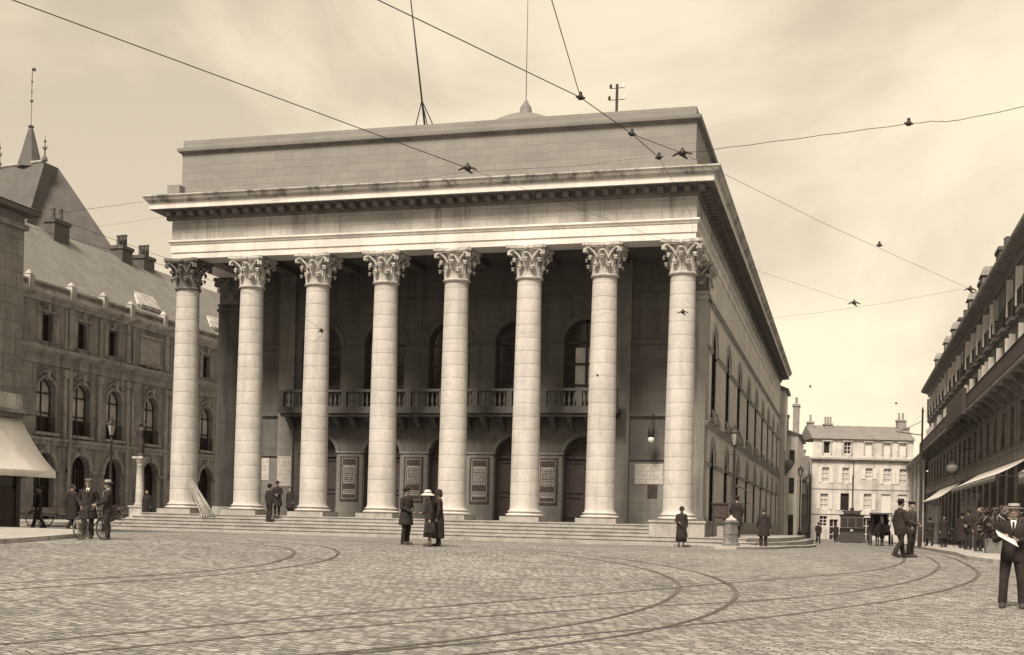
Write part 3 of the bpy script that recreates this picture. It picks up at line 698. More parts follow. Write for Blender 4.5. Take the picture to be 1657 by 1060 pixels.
mould('entablature',[(-.05,8.35),(.06,8.37),(.06,8.9),(.16,8.95),(.2,9.0),(.42,9.12),(.46,9.22),(.46,9.3),(-.05,9.5)],M_pal2,-6,48,PX,PR)
mould('cornice',[(-.05,12.0),(.08,12.05),(.1,12.2),(.34,12.32),(.46,12.42),(.46,12.52),(-.05,12.6)],M_pal3,-6,48,PX,PR)
bal=MB(); bal.box(PX-.15,PX+.25,-6,48,12.56,12.72); bal.box(PX-.1,PX+.25,-6,48,13.02,13.14); bal.box(PX-.05,PX+.05,-6,48,12.72,13.02)
for y in (4.8,8.7,12,15,19,23,27,31,35,39): bal.box(PX-.15,PX+.34,y-.22,y+.22,12.56,13.3); bal.lathe((PX+.1,y,13.3),[(.2,0),(.24,.08),(.16,.2),(.05,.32)],8)
bal.build('parapet',M_pal3,PR)
for k,(y0,y1) in enumerate([(8.7,9.05),(14.8,15.15),(19.4,19.8),(27.3,27.7),(34,34.4)]):
    q=MB(); pbox(q,PP,y0,y1,-2,8.36,-.0,-.16); pbox(q,PP,y0-.1,y1+.1,7.9,8.2,0,-.24); pbox(q,PP,y0-.06,y1+.06,9.5,12.02,0,-.14); q.build('pilaster',M_pal2,PR)
for y in (8.4,11.9,15.6,19.4+.8,23.5,27.0):
    q=MB(); pbox(q,PP,y-.16,y+.16,4.1,7.75,0,-.12); pbox(q,PP,y-.24,y+.24,7.75,8.25,0,-.2); pbox(q,PP,y-.12,y+.12,9.5,11.9,0,-.08); q.build('pilaster',M_pal2,PR)
for op in plo:
    av=MB(); archivolt(av,PP,op[0],op[1],op[3],op[4],.24,.10)
    for s in (-1,1): pbox(av,PP,op[0]+s*1.25-.2,op[0]+s*1.25+.2,2.05,2.25,-.002,-.14)
    pbox(av,PP,op[0]-.13,op[0]+.13,3.1,3.62,-.002,-.24); av.build('window_surround',M_pal2,PR)
for op in pup:
    av=MB(); archivolt(av,PP,op[0],op[1],op[3],op[4],.17,.08); pbox(av,PP,op[0]-.11,op[0]+.11,7.5,8.1,-.01,-.22)
    for s in (-1,1):
        for (a0,z0),(a1,z1) in (((.15,7.98),(.5,7.9)),((.5,7.9),(.85,7.62))): av.path([PP(op[0]+s*a0,z0,-.08),PP(op[0]+s*a1,z1,-.08)],[.07,.055],6)
    pbox(av,PP,op[0]-1.05,op[0]+1.05,4.18,4.35,-.01,-.2); av.build('window_surround',M_pal2,PR)
for op in ptop:
    if op[1]<.4: continue
    av=MB()
    for q in ((op[0]-op[1]-.5,op[0]-op[1]-.12,9.7,11.75),(op[0]+op[1]+.12,op[0]+op[1]+.5,9.7,11.75)): pbox(av,PP,*q,-.002,-.05)
    pbox(av,PP,op[0]-1.0,op[0]+1.0,11.42,11.55,-.01,-.12); pbox(av,PP,op[0]-.12,op[0]+.12,11.55,11.95,-.01,-.16); av.build('window_surround',M_pal2,PR)
q=MB(); pbox(q,PP,16.35,18.75,9.7,11.6,-.002,-.06); pbox(q,PP,16.2,18.9,11.5,11.65,-.003,-.16); pbox(q,PP,16.2,18.9,9.62,9.74,-.003,-.14); q.build('carved_panel',M_pan,PR)
q=MB()
for k in range(9): q.path([PP(16.9+.16*k,9.62-.05*math.sin(k*1.3),-.15),PP(16.98+.16*k,9.5-.04*math.cos(k),-.2)],[.09,.07],6)
q.build('carving',M_pal,PR)
rf=MB(); rf.v=[(PX-.05,-6,13.1),(PX-.05,52,13.1),(-44,52,18.25),(-44,-6,18.25),(-49.5,52,12.4),(-49.5,-6,12.4),(PX-.05,52,12.4),(PX-.05,-6,12.4)]
rf.f=[(0,1,2,3),(3,2,4,5),(0,3,5,7),(1,2,4,6)]; rfo=rf.build('roof',M_roof,PR)
ss=5.2/5.45
for yy in ((17.2,19.6),(27,30)):
    dq=MB()
    for a in (yy[0],yy[0]+1.6): dq.path([(PX-.7,a,13.75),(PX-1.6,a+.9,14.75)],[.13,.1],4)
    dq.hexa([(PX-.5,yy[0],13.6),(PX-.5,yy[1],13.6),(PX-1.7,yy[1]+.9,14.72),(PX-1.7,yy[0]+.9,14.72)],[(PX-.5,yy[0],13.85),(PX-.5,yy[1],13.85),(PX-1.7,yy[1]+.9,14.95),(PX-1.7,yy[0]+.9,14.95)])
    dq.build('roof_hatch',M_pal3,rfo)
def chimney(x0,x1,y0,y1,z0,z1,pots,m,parent,name='chimney'):
    q=MB(); q.box(x0,x1,y0,y1,z0,z1-.25); q.box(x0-.09,x1+.09,y0-.09,y1+.09,z1-.25,z1)
    c=q.build(name,m,parent); 
    for k in range(pots):
        p=MB(); yy=y0+(y1-y0)*(k+.5)/pots; h=.75+.25*((k*7)%3)/2
        p.lathe(((x0+x1)/2,yy,z1),[(.16,0),(.13,.1),(.12,h-.1),(.15,h-.06),(.14,h)],10); p.build('chimney_pot',m,c)
    return c
chimney(-44.5,-43.5,21.6,22.9,17.2,19.0,3,M_brick,rfo); chimney(-44.5,-43.5,24.4,25.8,17.2,18.9,3,M_brick,rfo); chimney(-43.9,-43.1,13.3,14.9,16.6,18.9,2,M_brick,rfo); chimney(-44.4,-43.4,36.8,38.0,17.2,19.2,2,M_brick,rfo)
# house between palace and near corner: dark chimney stack above the slates
# high pavilion roof far left with a lead spire
TR=root('high_roof','tall steep slate pavilion roof with thin spire behind the palace','roof',loc=(-62,41,10),world=True)
q=MB(); A0=[(-83,33,16),(-64,33,16),(-52.6,44,16),(-80,52,16)]
tA=[(-69.2,40.2,31.3),(-64.3,40.2,31.6),(-64.3,42.2,31.6),(-69.2,42.2,31.3)]
q.hexa([(-76,33,16),(-64.5,34.5,16),(-53.2,44.5,16),(-76,52,16)],tA); q.build('slates',M_rooft,TR)
q=MB(); q.box(-76,-52,36,50,-2,16.0); q.build('wall',M_pal,TR)
q=MB(); q.path([(-69.2,40.2,31.4),(-64.3,40.2,31.7)],.14,6); q.build('ridge_capping',M_pal3,TR)
q=MB(); q.lathe((-66.4,40.9,31.3),[(1.2,0),(1.1,.3),(.75,1.6),(.25,3.6),(.12,3.9)],8); q.lathe((-66.4,40.9,35.1),[(.22,0),(.3,.12),(.1,.3),(.03,.4),(.025,3.3),(.1,3.4),(.02,3.5),(.02,4.4)],8); q.ell((-66.4,40.9,37.6),.15,.15,.15,8,5); sp2=q.build('spire',M_roofd,TR)
q=MB(); q.path([(-66.4,40.9,37.9),(-66.4,40.9,40.6)],.03,5); q.poly([(-66.4,40.9,40.4),(-66.0,40.9,40.3),(-66.0,40.9,40.6),(-66.4,40.9,40.7)]); q.ell((-66.4,40.9,39.4),.1,.1,.1,6,4); q.build('weather_vane',M_iron,sp2)
for x,z in ((-69.2,31.4),(-64.3,31.7)):
    q=MB(); q.lathe((x,40.2,z),[(.28,0),(.22,.3),(.08,.5),(.06,1.0),(.2,1.1),(.06,1.25),(.04,1.7),(.14,1.8),(.02,2.0),(.02,2.3)],8); 
    q.path([(x-.3,40.2,z+1.25),(x+.3,40.2,z+1.25)],.05,5); q.build('finial',M_roofd,TR)
# ------------------------------------------------------------ near building at the left edge, with awning
NB=root('corner_building','dark ashlar corner building with canvas awning at the left edge','building',loc=(-22.3,-18,-.9),world=True)
nX,nY=-22.62,-16.0
q=MB(); q.box(-34,nX,-42,nY,3.3,11.0); q.box(-34,nX-.1,-42,nY-.1,-1.3,3.3); nbw=q.build('wall',M_nb,NB)
q=MB(); q.box(-35,nX+.12,-42,nY+.12,10.3,10.5); q.box(-35,nX+.1,-42,nY+.1,3.25,3.4); q.box(-35,nX+.5,-42,nY+.5,3.40,3.52); q.build('moulding',M_rb2,NB)
q=MB(); q.box(-35,nX+.45,-42,nY+.35,10.85,11.05)
q.hexa([(-35,-42,11.05),(nX+.5,-42,11.05),(nX+.5,nY+.4,11.05),(-35,nY+.4,11.05)],[(-30,-42,13.6),(nX-5.5,-42,13.6),(nX-5.5,nY-6.0,13.6),(-30,nY-6.0,13.6)]); q.build('roof',M_roofd,NB)
chimney(-24.9,-24.2,-16.6,-15.0,9.9,11.35,0,M_brick,NB) if False else None
for k in range(5):
    y=-21.8-3.9*k; w_=MB(); w_.box(nX-.01,nX+.02,y-.6,y+.6,5.0,7.6); w_=w_.build('window',M_glass,NB)
    q=MB(); q.box(nX-.01,nX+.09,y-.8,y-.6,4.9,7.8); q.box(nX-.01,nX+.09,y+.6,y+.8,4.9,7.8); q.box(nX-.01,nX+.14,y-.85,y+.85,7.8,8.0); q.box(nX-.01,nX+.14,y-.85,y+.85,4.75,4.9); q.box(nX+.02,nX+.06,y-.03,y+.03,5.0,7.6); q.build('frame',M_rb2,w_)
# shop front
q=MB(); q.box(nX-.02,nX+.10,-41,nY-.05,-1.2,.6); q.box(nX-.02,nX+.06,-41,nY-.05,.6,2.9)
for y in [nY-.2-k*2.2 for k in range(9)]: q.box(nX,nX+.16,y-.12,y+.12,-1.2,2.95)
q.build('shop_front',M_wood,NB)
q=MB()
for k in range(4): q.box(nX+.045,nX+.075,nY-.4-2.2*k-1.7,nY-.4-2.2*k,.7,2.5)
q.build('shop_window',M_glass,NB)
q=MB(); n=14; vs=[]   # canvas awning, slightly slack
for i in range(n+1):
    y=nY-.1-24*i/n
    for j in range(9):
        t=j/8; x=nX+.12+1.55*t; z=3.2-1.95*t-.16*math.sin(PI*t)+.01*math.sin(i*2.1); vs.append((x,y,z))
    vs.append((nX+1.67,y,1.02+.02*math.sin(i*3)))
m=10
q.add(vs,[(i*m+j,i*m+j+1,(i+1)*m+j+1,(i+1)*m+j) for i in range(n) for j in range(m-1)])
aw=q.build('awning',M_canvas,NB,smooth=True,angle=35)
sol=aw.modifiers.new('thick','SOLIDIFY'); sol.thickness=.012
q=MB(); q.path([(nX+.1,nY-.15,1.0),(nX+1.6,nY-.15,1.22)],.02,6); q.path([(nX+.1,nY-12,1.0),(nX+1.6,nY-12,1.22)],.02,6); q.build('awning_arm',M_iron,aw)
# first floor balcony block above the moulding
q=MB(); q.box(nX,nX+.35,nY-2.2,nY-.35,3.52,4.1); q.build('window_balcony',M_pal3,NB)
# ------------------------------------------------------------ right side: tall dark house with balconies
RX=15.7
RB=root('balcony_house','tall sooty house with shutters and iron balconies along the right edge','building',loc=(RX,40,-1.2),world=True)
def PR_(u,z,d): return (RX+d,u,z)
wy=[5.9+3.7*i-11.1 for i in range(23)]; wy=[y for y in wy if y<77]
g_ops=[(y,1.25,-1.6,3.3,0) for y in wy]; e_ops=[(y,.75,4.4,6.4,0) for y in wy]; f1=[(y,.62,7.9,10.1,0) for y in wy]; f2_=[(y,.6,11.2,13.2,0) for y in wy]
mb=MB(); wallrow(mb,PR_,-8,78.5,-3,4.0,g_ops,.4); wallrow(mb,PR_,-8,78.5,4.0,7.2,e_ops,.3); wallrow(mb,PR_,-8,78.5,7.2,10.8,f1,.3); wallrow(mb,PR_,-8,78.5,10.8,14.2,f2_,.3)
mb.poly([(RX,78.5,-3),(RX+10,78.5,-3),(RX+10,78.5,14.2),(RX,78.5,14.2)]); mb.poly([(RX,-8,-3),(RX+10,-8,-3),(RX+10,-8,14.2),(RX,-8,14.2)]); mb.build('wall',M_rb,RB)
for op in g_ops: opening(PR_,op,.4,RB,M_glass,M_wood,(2,1),.08,name='shop_window')
for rowi,ops in enumerate((e_ops,f1,f2_)):
    for wi,op in enumerate(ops):
        w=opening(PR_,op,.3,RB,M_glass,M_white if rowi else M_wood,(1,2),.06)
        if rowi==0: continue
        for s in (-1,1):
            rr=random.Random(wi*7+rowi*3+s)
            if rr.random()<.12: continue
            q=MB(); a=op[0]+s*(op[1]+.06); b_=op[0]+s*(op[1]+.62)
            if s>0 or rr.random()<.3:   # leaf standing open into the street
                sw=rr.uniform(.05,.3)
                q.hexa([PR_(a,op[2],-.02),PR_(a+s*.05,op[2],-.02),PR_(a+s*sw,op[2],-.36),PR_(a+s*(sw-.05),op[2],-.36)],[PR_(a,op[3],-.02),PR_(a+s*.05,op[3],-.02),PR_(a+s*sw,op[3],-.36),PR_(a+s*(sw-.05),op[3],-.36)])
            else:
                pbox(q,PR_,min(a,b_),max(a,b_),op[2],op[3],-.02,-.06)
                for k in range(18): pbox(q,PR_,min(a,b_)+.05,max(a,b_)-.05,op[2]+.1+k*(op[3]-op[2]-.2)/18,op[2]+.1+(k+.6)*(op[3]-op[2]-.2)/18,-.06,-.075)
            q.build('shutter',M_white,w)
mould('cornice',[(-.02,13.6),(.12,13.62),(.2,13.9),(.75,14.05),(.85,14.15),(.85,14.35),(-.02,14.5)],M_rb2,-8.5,79.2,RX,RB,-1)
mould('string_course',[(-.02,10.75),(.12,10.78),(.14,10.95),(-.02,11.0)],M_rb2,-8,78.5,RX,RB,-1)
mould('shop_fascia',[(-.02,3.35),(.2,3.4),(.2,4.0),(.3,4.05),(-.02,4.15)],M_rb2,-8,78.5,RX,RB,-1)
rf=MB(); rf.v=[(RX-.8,-8.5,14.4),(RX-.8,79.2,14.4),(RX+2.3,77,17.4),(RX+2.3,-8.5,17.4),(RX+10,-8.5,18.2),(RX+10,74,18.2),(RX+10,79.2,14.4),(RX+10,-8.5,14.4)]
rf.f=[(0,1,2,3),(3,2,5,4),(1,6,5,2),(0,3,4,7),(4,5,6,7)]; rfr=rf.build('roof',M_roofd,RB)
for k,y in enumerate([32.0,41.0,55,63,74.5]):
    q=MB(); q.box(RX+.2,RX+2.2,y-.7,y+.7,15.0,16.9); q.hexa([(RX+.05,y-.85,16.9),(RX+2.3,y-.85,16.9),(RX+2.3,y+.85,16.9),(RX+.05,y+.85,16.9)],[(RX+.3,y-.2,17.6),(RX+2.3,y-.2,17.6),(RX+2.3,y+.2,17.6),(RX+.3,y+.2,17.6)]); d_=q.build('dormer',M_rb2,rfr)
for y in (33.2,44.5,62): chimney(RX+1.3,RX+2.4,y-1,y+1,17.0,19.0,2,M_brick,rfr)
def balcony(y0,y1,z,out,parent,name='balcony'):
    q=MB(); q.box(RX-out,RX+.01,y0,y1,z-.2,z); b_=q.build(name,M_rb2,parent)
    r=MB(); r.box(RX-out+.03,RX-out+.07,y0+.03,y1-.03,z+.92,z+.97); r.box(RX-out+.03,RX-out+.07,y0+.03,y1-.03,z+.08,z+.11)
    n=int((y1-y0)/.14)
    for k in range(n+1):
        y=y0+.05+(y1-y0-.1)*k/n; r.box(RX-out+.04,RX-out+.06,y-.009,y+.009,z,z+.93)
    for y in (y0+.05,y1-.05):
        r.box(RX-out+.05,RX,y-.02,y+.02,z+.92,z+.97)
        for k in range(1,7): x=RX-out+.05+k*out/7; r.box(x-.009,x+.009,y-.01,y+.01,z,z+.93)
    r.build('railing',M_ironr,b_); return b_
balcony(-8,78.8,7.7,.95,RB)
for y in wy: 
    if y>3: balcony(y-.95,y+.95,11.0,.32,RB)
for k in range(30):
    q=MB(); y=-7+k*2.95; q.extr([(RX,6.7),(RX-.15,6.75),(RX-.8,7.3),(RX-.85,7.5),(RX,7.5)],y-.12,y+.12); q.build('console',M_rb2,RB)
# glazed veranda sign frame on the balcony
q=MB(); q.box(RX-1.25,RX-.96,28,40,7.3,9.0); q.build('sign_board',M_wood,RB)
def street_awning(y0,y1,x1,z0,z1,label,drop=.35,closed=False,base=None):
    r=root('shop_awning',label,'awning','awnings over the right pavement',loc=(RX-.02,(y0+y1)/2,z0),world=True)
    q=MB(); n=max(4,int((y1-y0)/1.2)); vs=[]
    for i in range(n+1):
        y=y0+(y1-y0)*i/n
        for j in range(6):
            t=j/5; vs.append((RX-.03+(x1-RX)*t,y,z0+(z1-z0)*t-.07*math.sin(PI*t)))
    q.add(vs,[(i*6+j,i*6+j+1,(i+1)*6+j+1,(i+1)*6+j) for i in range(n) for j in range(5)])
    c=q.build('canvas',M_canvasl,r,smooth=True); c.modifiers.new('t','SOLIDIFY').thickness=.012
    q=MB(); vs=[]; n*=4
    for i in range(n+1):
        y=y0+(y1-y0)*i/n; sc_=drop-.10*abs(math.sin(i*PI/2+.6)); vs+=[(x1-.01,y,z1),(x1+.03*math.sin(i*1.7),y,z1-sc_)]
    q.add(vs,[(2*i,2*i+1,2*i+3,2*i+2) for i in range(n)]); v_=q.build('valance',M_canvd,r,smooth=True); v_.modifiers.new('t','SOLIDIFY').thickness=.01
    for y in (y0+.05,y1-.05):
        q=MB(); q.path([(RX,y,z1-.15),(x1,y,z1)],.025,6); q.build('arm',M_iron,r)
street_awning(5,28.3,14.0,3.45,2.45,'long pale canvas awning with scalloped valance over the right pavement')
street_awning(40,60,14.0,3.4,2.1,'far pale awning beyond the globe lamp on the right pavement',.15)
street_awning(-7.5,-2.6,14.0,3.6,2.2,'pale awning cut off by the right edge of the photo',.5)
# globe shaped lamp sign under the balcony
gl=root('globe_lamp','round grey globe lamp hanging above the right shop fronts','lamp',loc=(14.4,33,4.2),world=True)
q=MB(); q.ell((14.4,33,3.95),.42,.42,.42,16,10); q.build('globe',M_grey,gl,smooth=True)
q=MB(); q.path([(14.4,33,4.3),(14.4,33,5.2),(15.7,33,5.4)],.035,6); q.lathe((14.4,33,4.28),[(.3,0),(.16,.14),(.06,.2)],10); q.build('bracket',M_iron,gl)
# low long house beyond
LH=root('low_house','low pale house with tall narrow windows beyond the dark balcony house','building',loc=(15.4,100,-1.8),world=True)
def PL(u,z,d): return (15.4+d,u,z)
lo_=[(82+4.2*i,.7,1.6,6.4,0) for i in range(10)]
mb=MB(); wallrow(mb,PL,78.7,122,-3,7.6,lo_,.3); mb.poly([(15.4,122,-3),(24,122,-3),(24,122,7.6),(15.4,122,7.6)]); mb.build('wall',M_plast2,LH)
for op in lo_: opening(PL,op,.3,LH,M_glass,M_wood,(1,3),.07)
for i in range(11):
    q=MB(); pbox(q,PL,79.4+4.2*i,80.4+4.2*i,-3,7.0,0,-.12); q.build('pilaster',M_rb2 if i%2 else M_plast2,LH)
q=MB(); q.extr([(15.45,7.2),(15.2,7.25),(14.9,7.6),(14.9,7.8),(15.45,7.9)],78.7,122.5); q.build('cornice',M_rb2,LH)
q=MB(); q.extr([(14.9,7.8),(19,10.3),(24,7.8)],78.7,122.3); lr=q.build('roof',M_roofd,LH)
chimney(17,18,95,97,9,11.6,3,M_brickl,lr)
# ------------------------------------------------------------ far house closing the street
fc=Vector((3.2,105.2)); fd=Vector((12.75,3.5)).normalized(); fn=Vector((fd.y,-fd.x))
def PF(u,z,d): p=fc+fd*u-fn*d; return (p.x,p.y,z)
FH=root('far_house','pale three storey house with attic windows closing the end of the street','building',loc=(9.5,107,-2),world=True)
FW=13.1
r1=[(1.75,.45,5.3,7.3,0),(4.35,.42,5.3,7.3,0),(7.35,.45,5.9,7.3,0),(9.75,.5,5.3,7.3,0),(11.8,.5,5.3,7.3,0)]
r2=[(1.65,.5,1.9,3.9,0),(4.3,.55,1.8,4.0,0),(7.25,.5,1.9,4.0,0),(9.6,.6,1.6,4.0,0),(11.75,.6,1.6,4.0,0)]
r3=[(1.6,.5,-.3,1.0,0),(2.95,.55,-2.3,.6,0),(7.2,.55,-2.3,.9,0),(9.7,.5,-.9,.7,0)]
mb=MB(); wallrow(mb,PF,0,FW,-3,1.3,r3,.25); wallrow(mb,PF,0,FW,1.3,4.6,r2,.25); wallrow(mb,PF,0,FW,4.6,8.5,r1,.25)
p=[(0,8.5),(0,-3)]
mb.poly([PF(0,-3,0),PF(0,-3,9),PF(0,8.5,9),PF(0,8.5,0)]); mb.poly([PF(FW,-3,0),PF(FW,-3,9),PF(FW,8.5,9),PF(FW,8.5,0)]); mb.build('wall',M_plast,FH)
for ops,nm in ((r1,'window'),(r2,'window'),(r3,'window')):
    for i,op in enumerate(ops):
        closed=(ops is r2 and i>2)
        if closed:
            q=MB(); pbox(q,PF,op[0]-op[1],op[0]+op[1],op[2],op[3],.2,.16); q.build('shutter',M_white,FH); continue
        dark=(ops is r2 and i==1)
        w=opening(PF,op,.25,FH,M_glass if (dark or ops is r3) else M_glassl,M_iron if dark else M_white,(1,2) if not dark else (0,0),.07)
        if ops is not r3:
            for s in (-1,1):
                q=MB(); a=op[0]+s*(op[1]+.05); b_=op[0]+s*(op[1]+.5); pbox(q,PF,min(a,b_),max(a,b_),op[2],op[3],-.02,-.06); q.build('shutter',M_white,w)
q=MB(); pbox(q,PF,-.2,FW+.2,8.2,8.35,.05,-.2); pbox(q,PF,-.25,FW+.25,8.35,8.6,.05,-.42); pbox(q,PF,0,FW,4.5,4.62,0,-.06); pbox(q,PF,0,FW,1.25,1.35,0,-.08); q.build('cornice',M_band,FH)
ao=[(1.85,.42,9.1,10.6,0),(4.5,.45,9.1,10.6,0),(7.2,.45,9.1,10.5,0),(9.6,.45,9.1,10.5,0),(11.6,.45,9.1,10.5,0)]
mb=MB(); wallrow(mb,PF,.05,FW-.05,8.6,11.0,ao,.2); mb.build('attic_wall',M_plast,FH)
for i,op in enumerate(ao):
    if i<2: opening(PF,op,.2,FH,M_glass,M_white,(0,0) if i==0 else (1,2),.07)
    else: q=MB(); pbox(q,PF,op[0]-op[1],op[0]+op[1],op[2],op[3],.18,.12); q.build('shutter',M_white,FH)
for op in ao: q=MB(); pbox(q,PF,op[0]-.62,op[0]-.46,9.0,10.9,0,-.1); pbox(q,PF,op[0]+.46,op[0]+.62,9.0,10.9,0,-.1); pbox(q,PF,op[0]-.7,op[0]+.7,10.65,10.85,-.01,-.16); q.build('window_surround',M_band,FH)
q=MB(); v=[PF(-.1,11.0,-.3),PF(FW+.1,11.0,-.3),PF(FW+.1,13.0,3.5),PF(-.1,13.0,3.5),PF(-.1,11,7.5),PF(FW+.1,11,7.5)]; q.add(v,[(0,1,2,3),(3,2,5,4),(0,3,4),(1,2,5),(0,1,5,4)]); fr_=q.build('roof',M_roof,FH)
def ch2(u,z1,pots,w=.55):
    q=MB(); pbox(q,PF,u-w,u+w,11,z1,2.6,3.6); pbox(q,PF,u-w-.08,u+w+.08,z1-.2,z1,2.5,3.7); c=q.build('chimney',M_brickl,fr_)
    for k in range(pots):
        o=Vector(PF(u-w+(2*w)*(k+.5)/pots,z1,3.1)); q=MB(); q.lathe(o,[(.17,0),(.13,.15),(.12,.85),(.15,.9)],8); q.build('chimney_pot',M_brickl,c)
ch2(.4,13.4,1,.35); ch2(2.7,13.2,3,.5); ch2(12.3,13.9,2,.5); ch2(12.9,12.9,1,.4)
q=MB(); q.tube(PF(5.35,8.2,-.06),PF(5.35,-2,-.06),.05,n=6); q.build('drainpipe',M_iron,FH)
# houses just past the theatre on the left of the street
AH=root('quoined_house','narrow grey house with quoined corner adjoining the far end of the theatre','building',loc=(0,79,-1.6),world=True)
q=MB(); q.box(-14,1.15,TB+.3,78.6,-3,13.9); ahw=q.build('wall',M_side,AH)
q=MB()
for k in range(17):
    w=.55 if k%2 else .85; q.box(1.14,1.24,TB+.32,TB+.32+w,-1.7+k*.55,-1.25+k*.55)
q.build('quoins',M_plast2,AH)
q=MB(); q.lathe((1.2,TB+2.2,5.0),[(.1,0),(.35,.4),(.75,.9),(.85,1.1),(.85,1.5),(.6,1.6)],12); q.build('corner_bracket',M_rb2,AH)
q=MB(); q.box(-14,1.45,TB+.25,78.8,13.7,14.0); q.extr([(-14,14.0),(1.4,14.0),(-6,17.0)],TB+.3,78.7); q.build('roof',M_roof,AH)
NH=root('white_narrow_house','narrow white house with tall chimneys between theatre and dark gap','building',loc=(1,92,-1.8),world=True)
def PN(u,z,d): return (2.3-d,u,z)
no=[(89.5,.5,-2,1.6,0),(89.5,.45,3.0,5.0,0),(89.5,.45,6.6,8.4,0)]
mb=MB()
for (z0,z1),o in zip(((-3,2.4),(2.4,5.8),(5.8,9.6)),no): wallrow(mb,PN,79,95,z0,z1,[o,(o[0]+3.6,)+o[1:]],.25)
mb.poly([(2.3,79,-3),(-8,79,-3),(-8,79,9.6),(2.3,79,9.6)]); mb.poly([(2.3,95,-3),(-8,95,-3),(-8,95,9.6),(2.3,95,9.6)]); mb.build('wall',mat('whitewashed facade',.74,var=.14,scale=.6,streak=.2),NH)
for o in no: opening(PN,o,.25,NH,M_glass,M_white,(1,2),.06); opening(PN,(o[0]+3.6,)+o[1:],.25,NH,M_glass,M_white,(1,2),.06)
q=MB(); q.extr([(-8,9.6),(2.7,9.6),(-3,11.6)],78.8,95.2); nr=q.build('roof',M_roof,NH)
for z0,z1 in ((-2.4,.9),(3.2,4.9),(6.4,7.9)): q=MB(); q.box(1.45,2.0,78.95,78.99,z0,z1); q.build('door' if z0<0 else 'window',M_glass,NH)
chimney(.7,1.2,79.4,81,9.8,11.8,1,M_brickl,nr); chimney(1.5,2.15,84,86,9.6,13.4,2,M_brickl,nr)
GH=root('shadowy_house','dark fronted low house in the gap beside the pale far house','building',loc=(1,103,-1.9),world=True)
q=MB(); q.box(-9,2.9,98,108,-3,5.3); q.build('wall',M_rb,GH)
q=MB(); q.box(-9,2.6,97.9,98,3.6,5.0); q.build('sign_fascia',M_plast2,GH)
q=MB(); q.extr([(98-.2,5.3),(103,8.6),(108,5.3)],-9,2.9,'x'); gr=q.build('roof',M_roofd,GH)
chimney(-.6,.3,101,103,6.5,9.8,2,M_brickl,gr); chimney(1.6,2.3,104,105.5,7,9.5,1,M_brickl,gr)
# ------------------------------------------------------------ people
def remesh(o,v,sm=4,f=.5):
    r=o.modifiers.new('skin','REMESH'); r.mode='VOXEL'; r.voxel_size=v; r.use_smooth_shade=True
    if sm:
        k=o.modifiers.new('smooth','SMOOTH'); k.iterations=sm; k.factor=f
def cap_path(mb,pts,rad,n=10,flat=1.0,up=None):
    """limb with rounded ends"""
    P=[Vector(p) for p in pts]; r=list(rad)
    d0=(P[0]-P[1]).normalized(); d1=(P[-1]-P[-2]).normalized()
    P=[P[0]+d0*r[0]*.8,P[0]+d0*r[0]*.5]+P+[P[-1]+d1*r[-1]*.5,P[-1]+d1*r[-1]*.8]; r=[r[0]*.4,r[0]*.8]+r+[r[-1]*.8,r[-1]*.4]
    mb.path(P,r,n,True,flat,up)
def stack(mb,secs,n=18):
    """body from horizontal elliptical sections (cx,cy,z,rx,ry)"""
    vs=[(cx+math.cos(2*PI*k/n)*rx,cy+math.sin(2*PI*k/n)*ry,z) for cx,cy,z,rx,ry in secs for k in range(n)]; m=len(secs)
    mb.add(vs,[(i*n+k,i*n+(k+1)%n,(i+1)*n+(k+1)%n,(i+1)*n+k) for i in range(m-1) for k in range(n)]+[tuple(range(n-1,-1,-1)),tuple((m-1)*n+k for k in range(n))])
def V3(*a): return Vector(a)
POSES={
 'stand':dict(),
 'stroll':dict(kL=(.09,-.10,.51),aL=(.09,-.20,.08),kR=(-.09,.02,.50),aR=(-.09,.24,.13),eL=(.24,.08,1.14),wL=(.24,.02,.90),eR=(-.24,-.06,1.14),wR=(-.22,-.22,.95)),
 'wide':dict(kL=(.14,-.02,.50),aL=(.19,.03,.08),kR=(-.13,-.04,.50),aR=(-.17,-.05,.08)),
 'read':dict(kL=(.14,-.02,.50),aL=(.17,.02,.08),kR=(-.13,-.05,.50),aR=(-.15,-.05,.08),eL=(.27,.02,1.15),wL=(.06,-.27,1.16),eR=(-.28,.03,1.15),wR=(-.17,-.28,1.22)),
 'bicycle':dict(eL=(.27,-.05,1.16),wL=(.17,-.33,1.05),eR=(-.26,-.04,1.16),wR=(-.14,-.34,1.05)),
 'fold':dict(eL=(.25,-.02,1.15),wL=(.03,-.23,1.08),eR=(-.25,-.02,1.15),wR=(-.03,-.25,1.02)),
 'pocket':dict(eL=(.27,.05,1.16),wL=(.19,-.08,.95),eR=(-.27,.05,1.16),wR=(-.19,-.08,.95)),
 'bag':dict(eL=(.23,.02,1.12),wL=(.23,-.03,.87),eR=(-.25,.0,1.16),wR=(-.10,-.24,1.08)),
 'sit':dict(dz=-.42,kL=(.12,-.42,.50),aL=(.12,-.44,.08),kR=(-.12,-.42,.50),aR=(-.12,-.40,.08),eL=(.24,-.10,1.12),wL=(.12,-.34,1.0),eR=(-.24,-.10,1.12),wR=(-.12,-.34,1.0)),
}
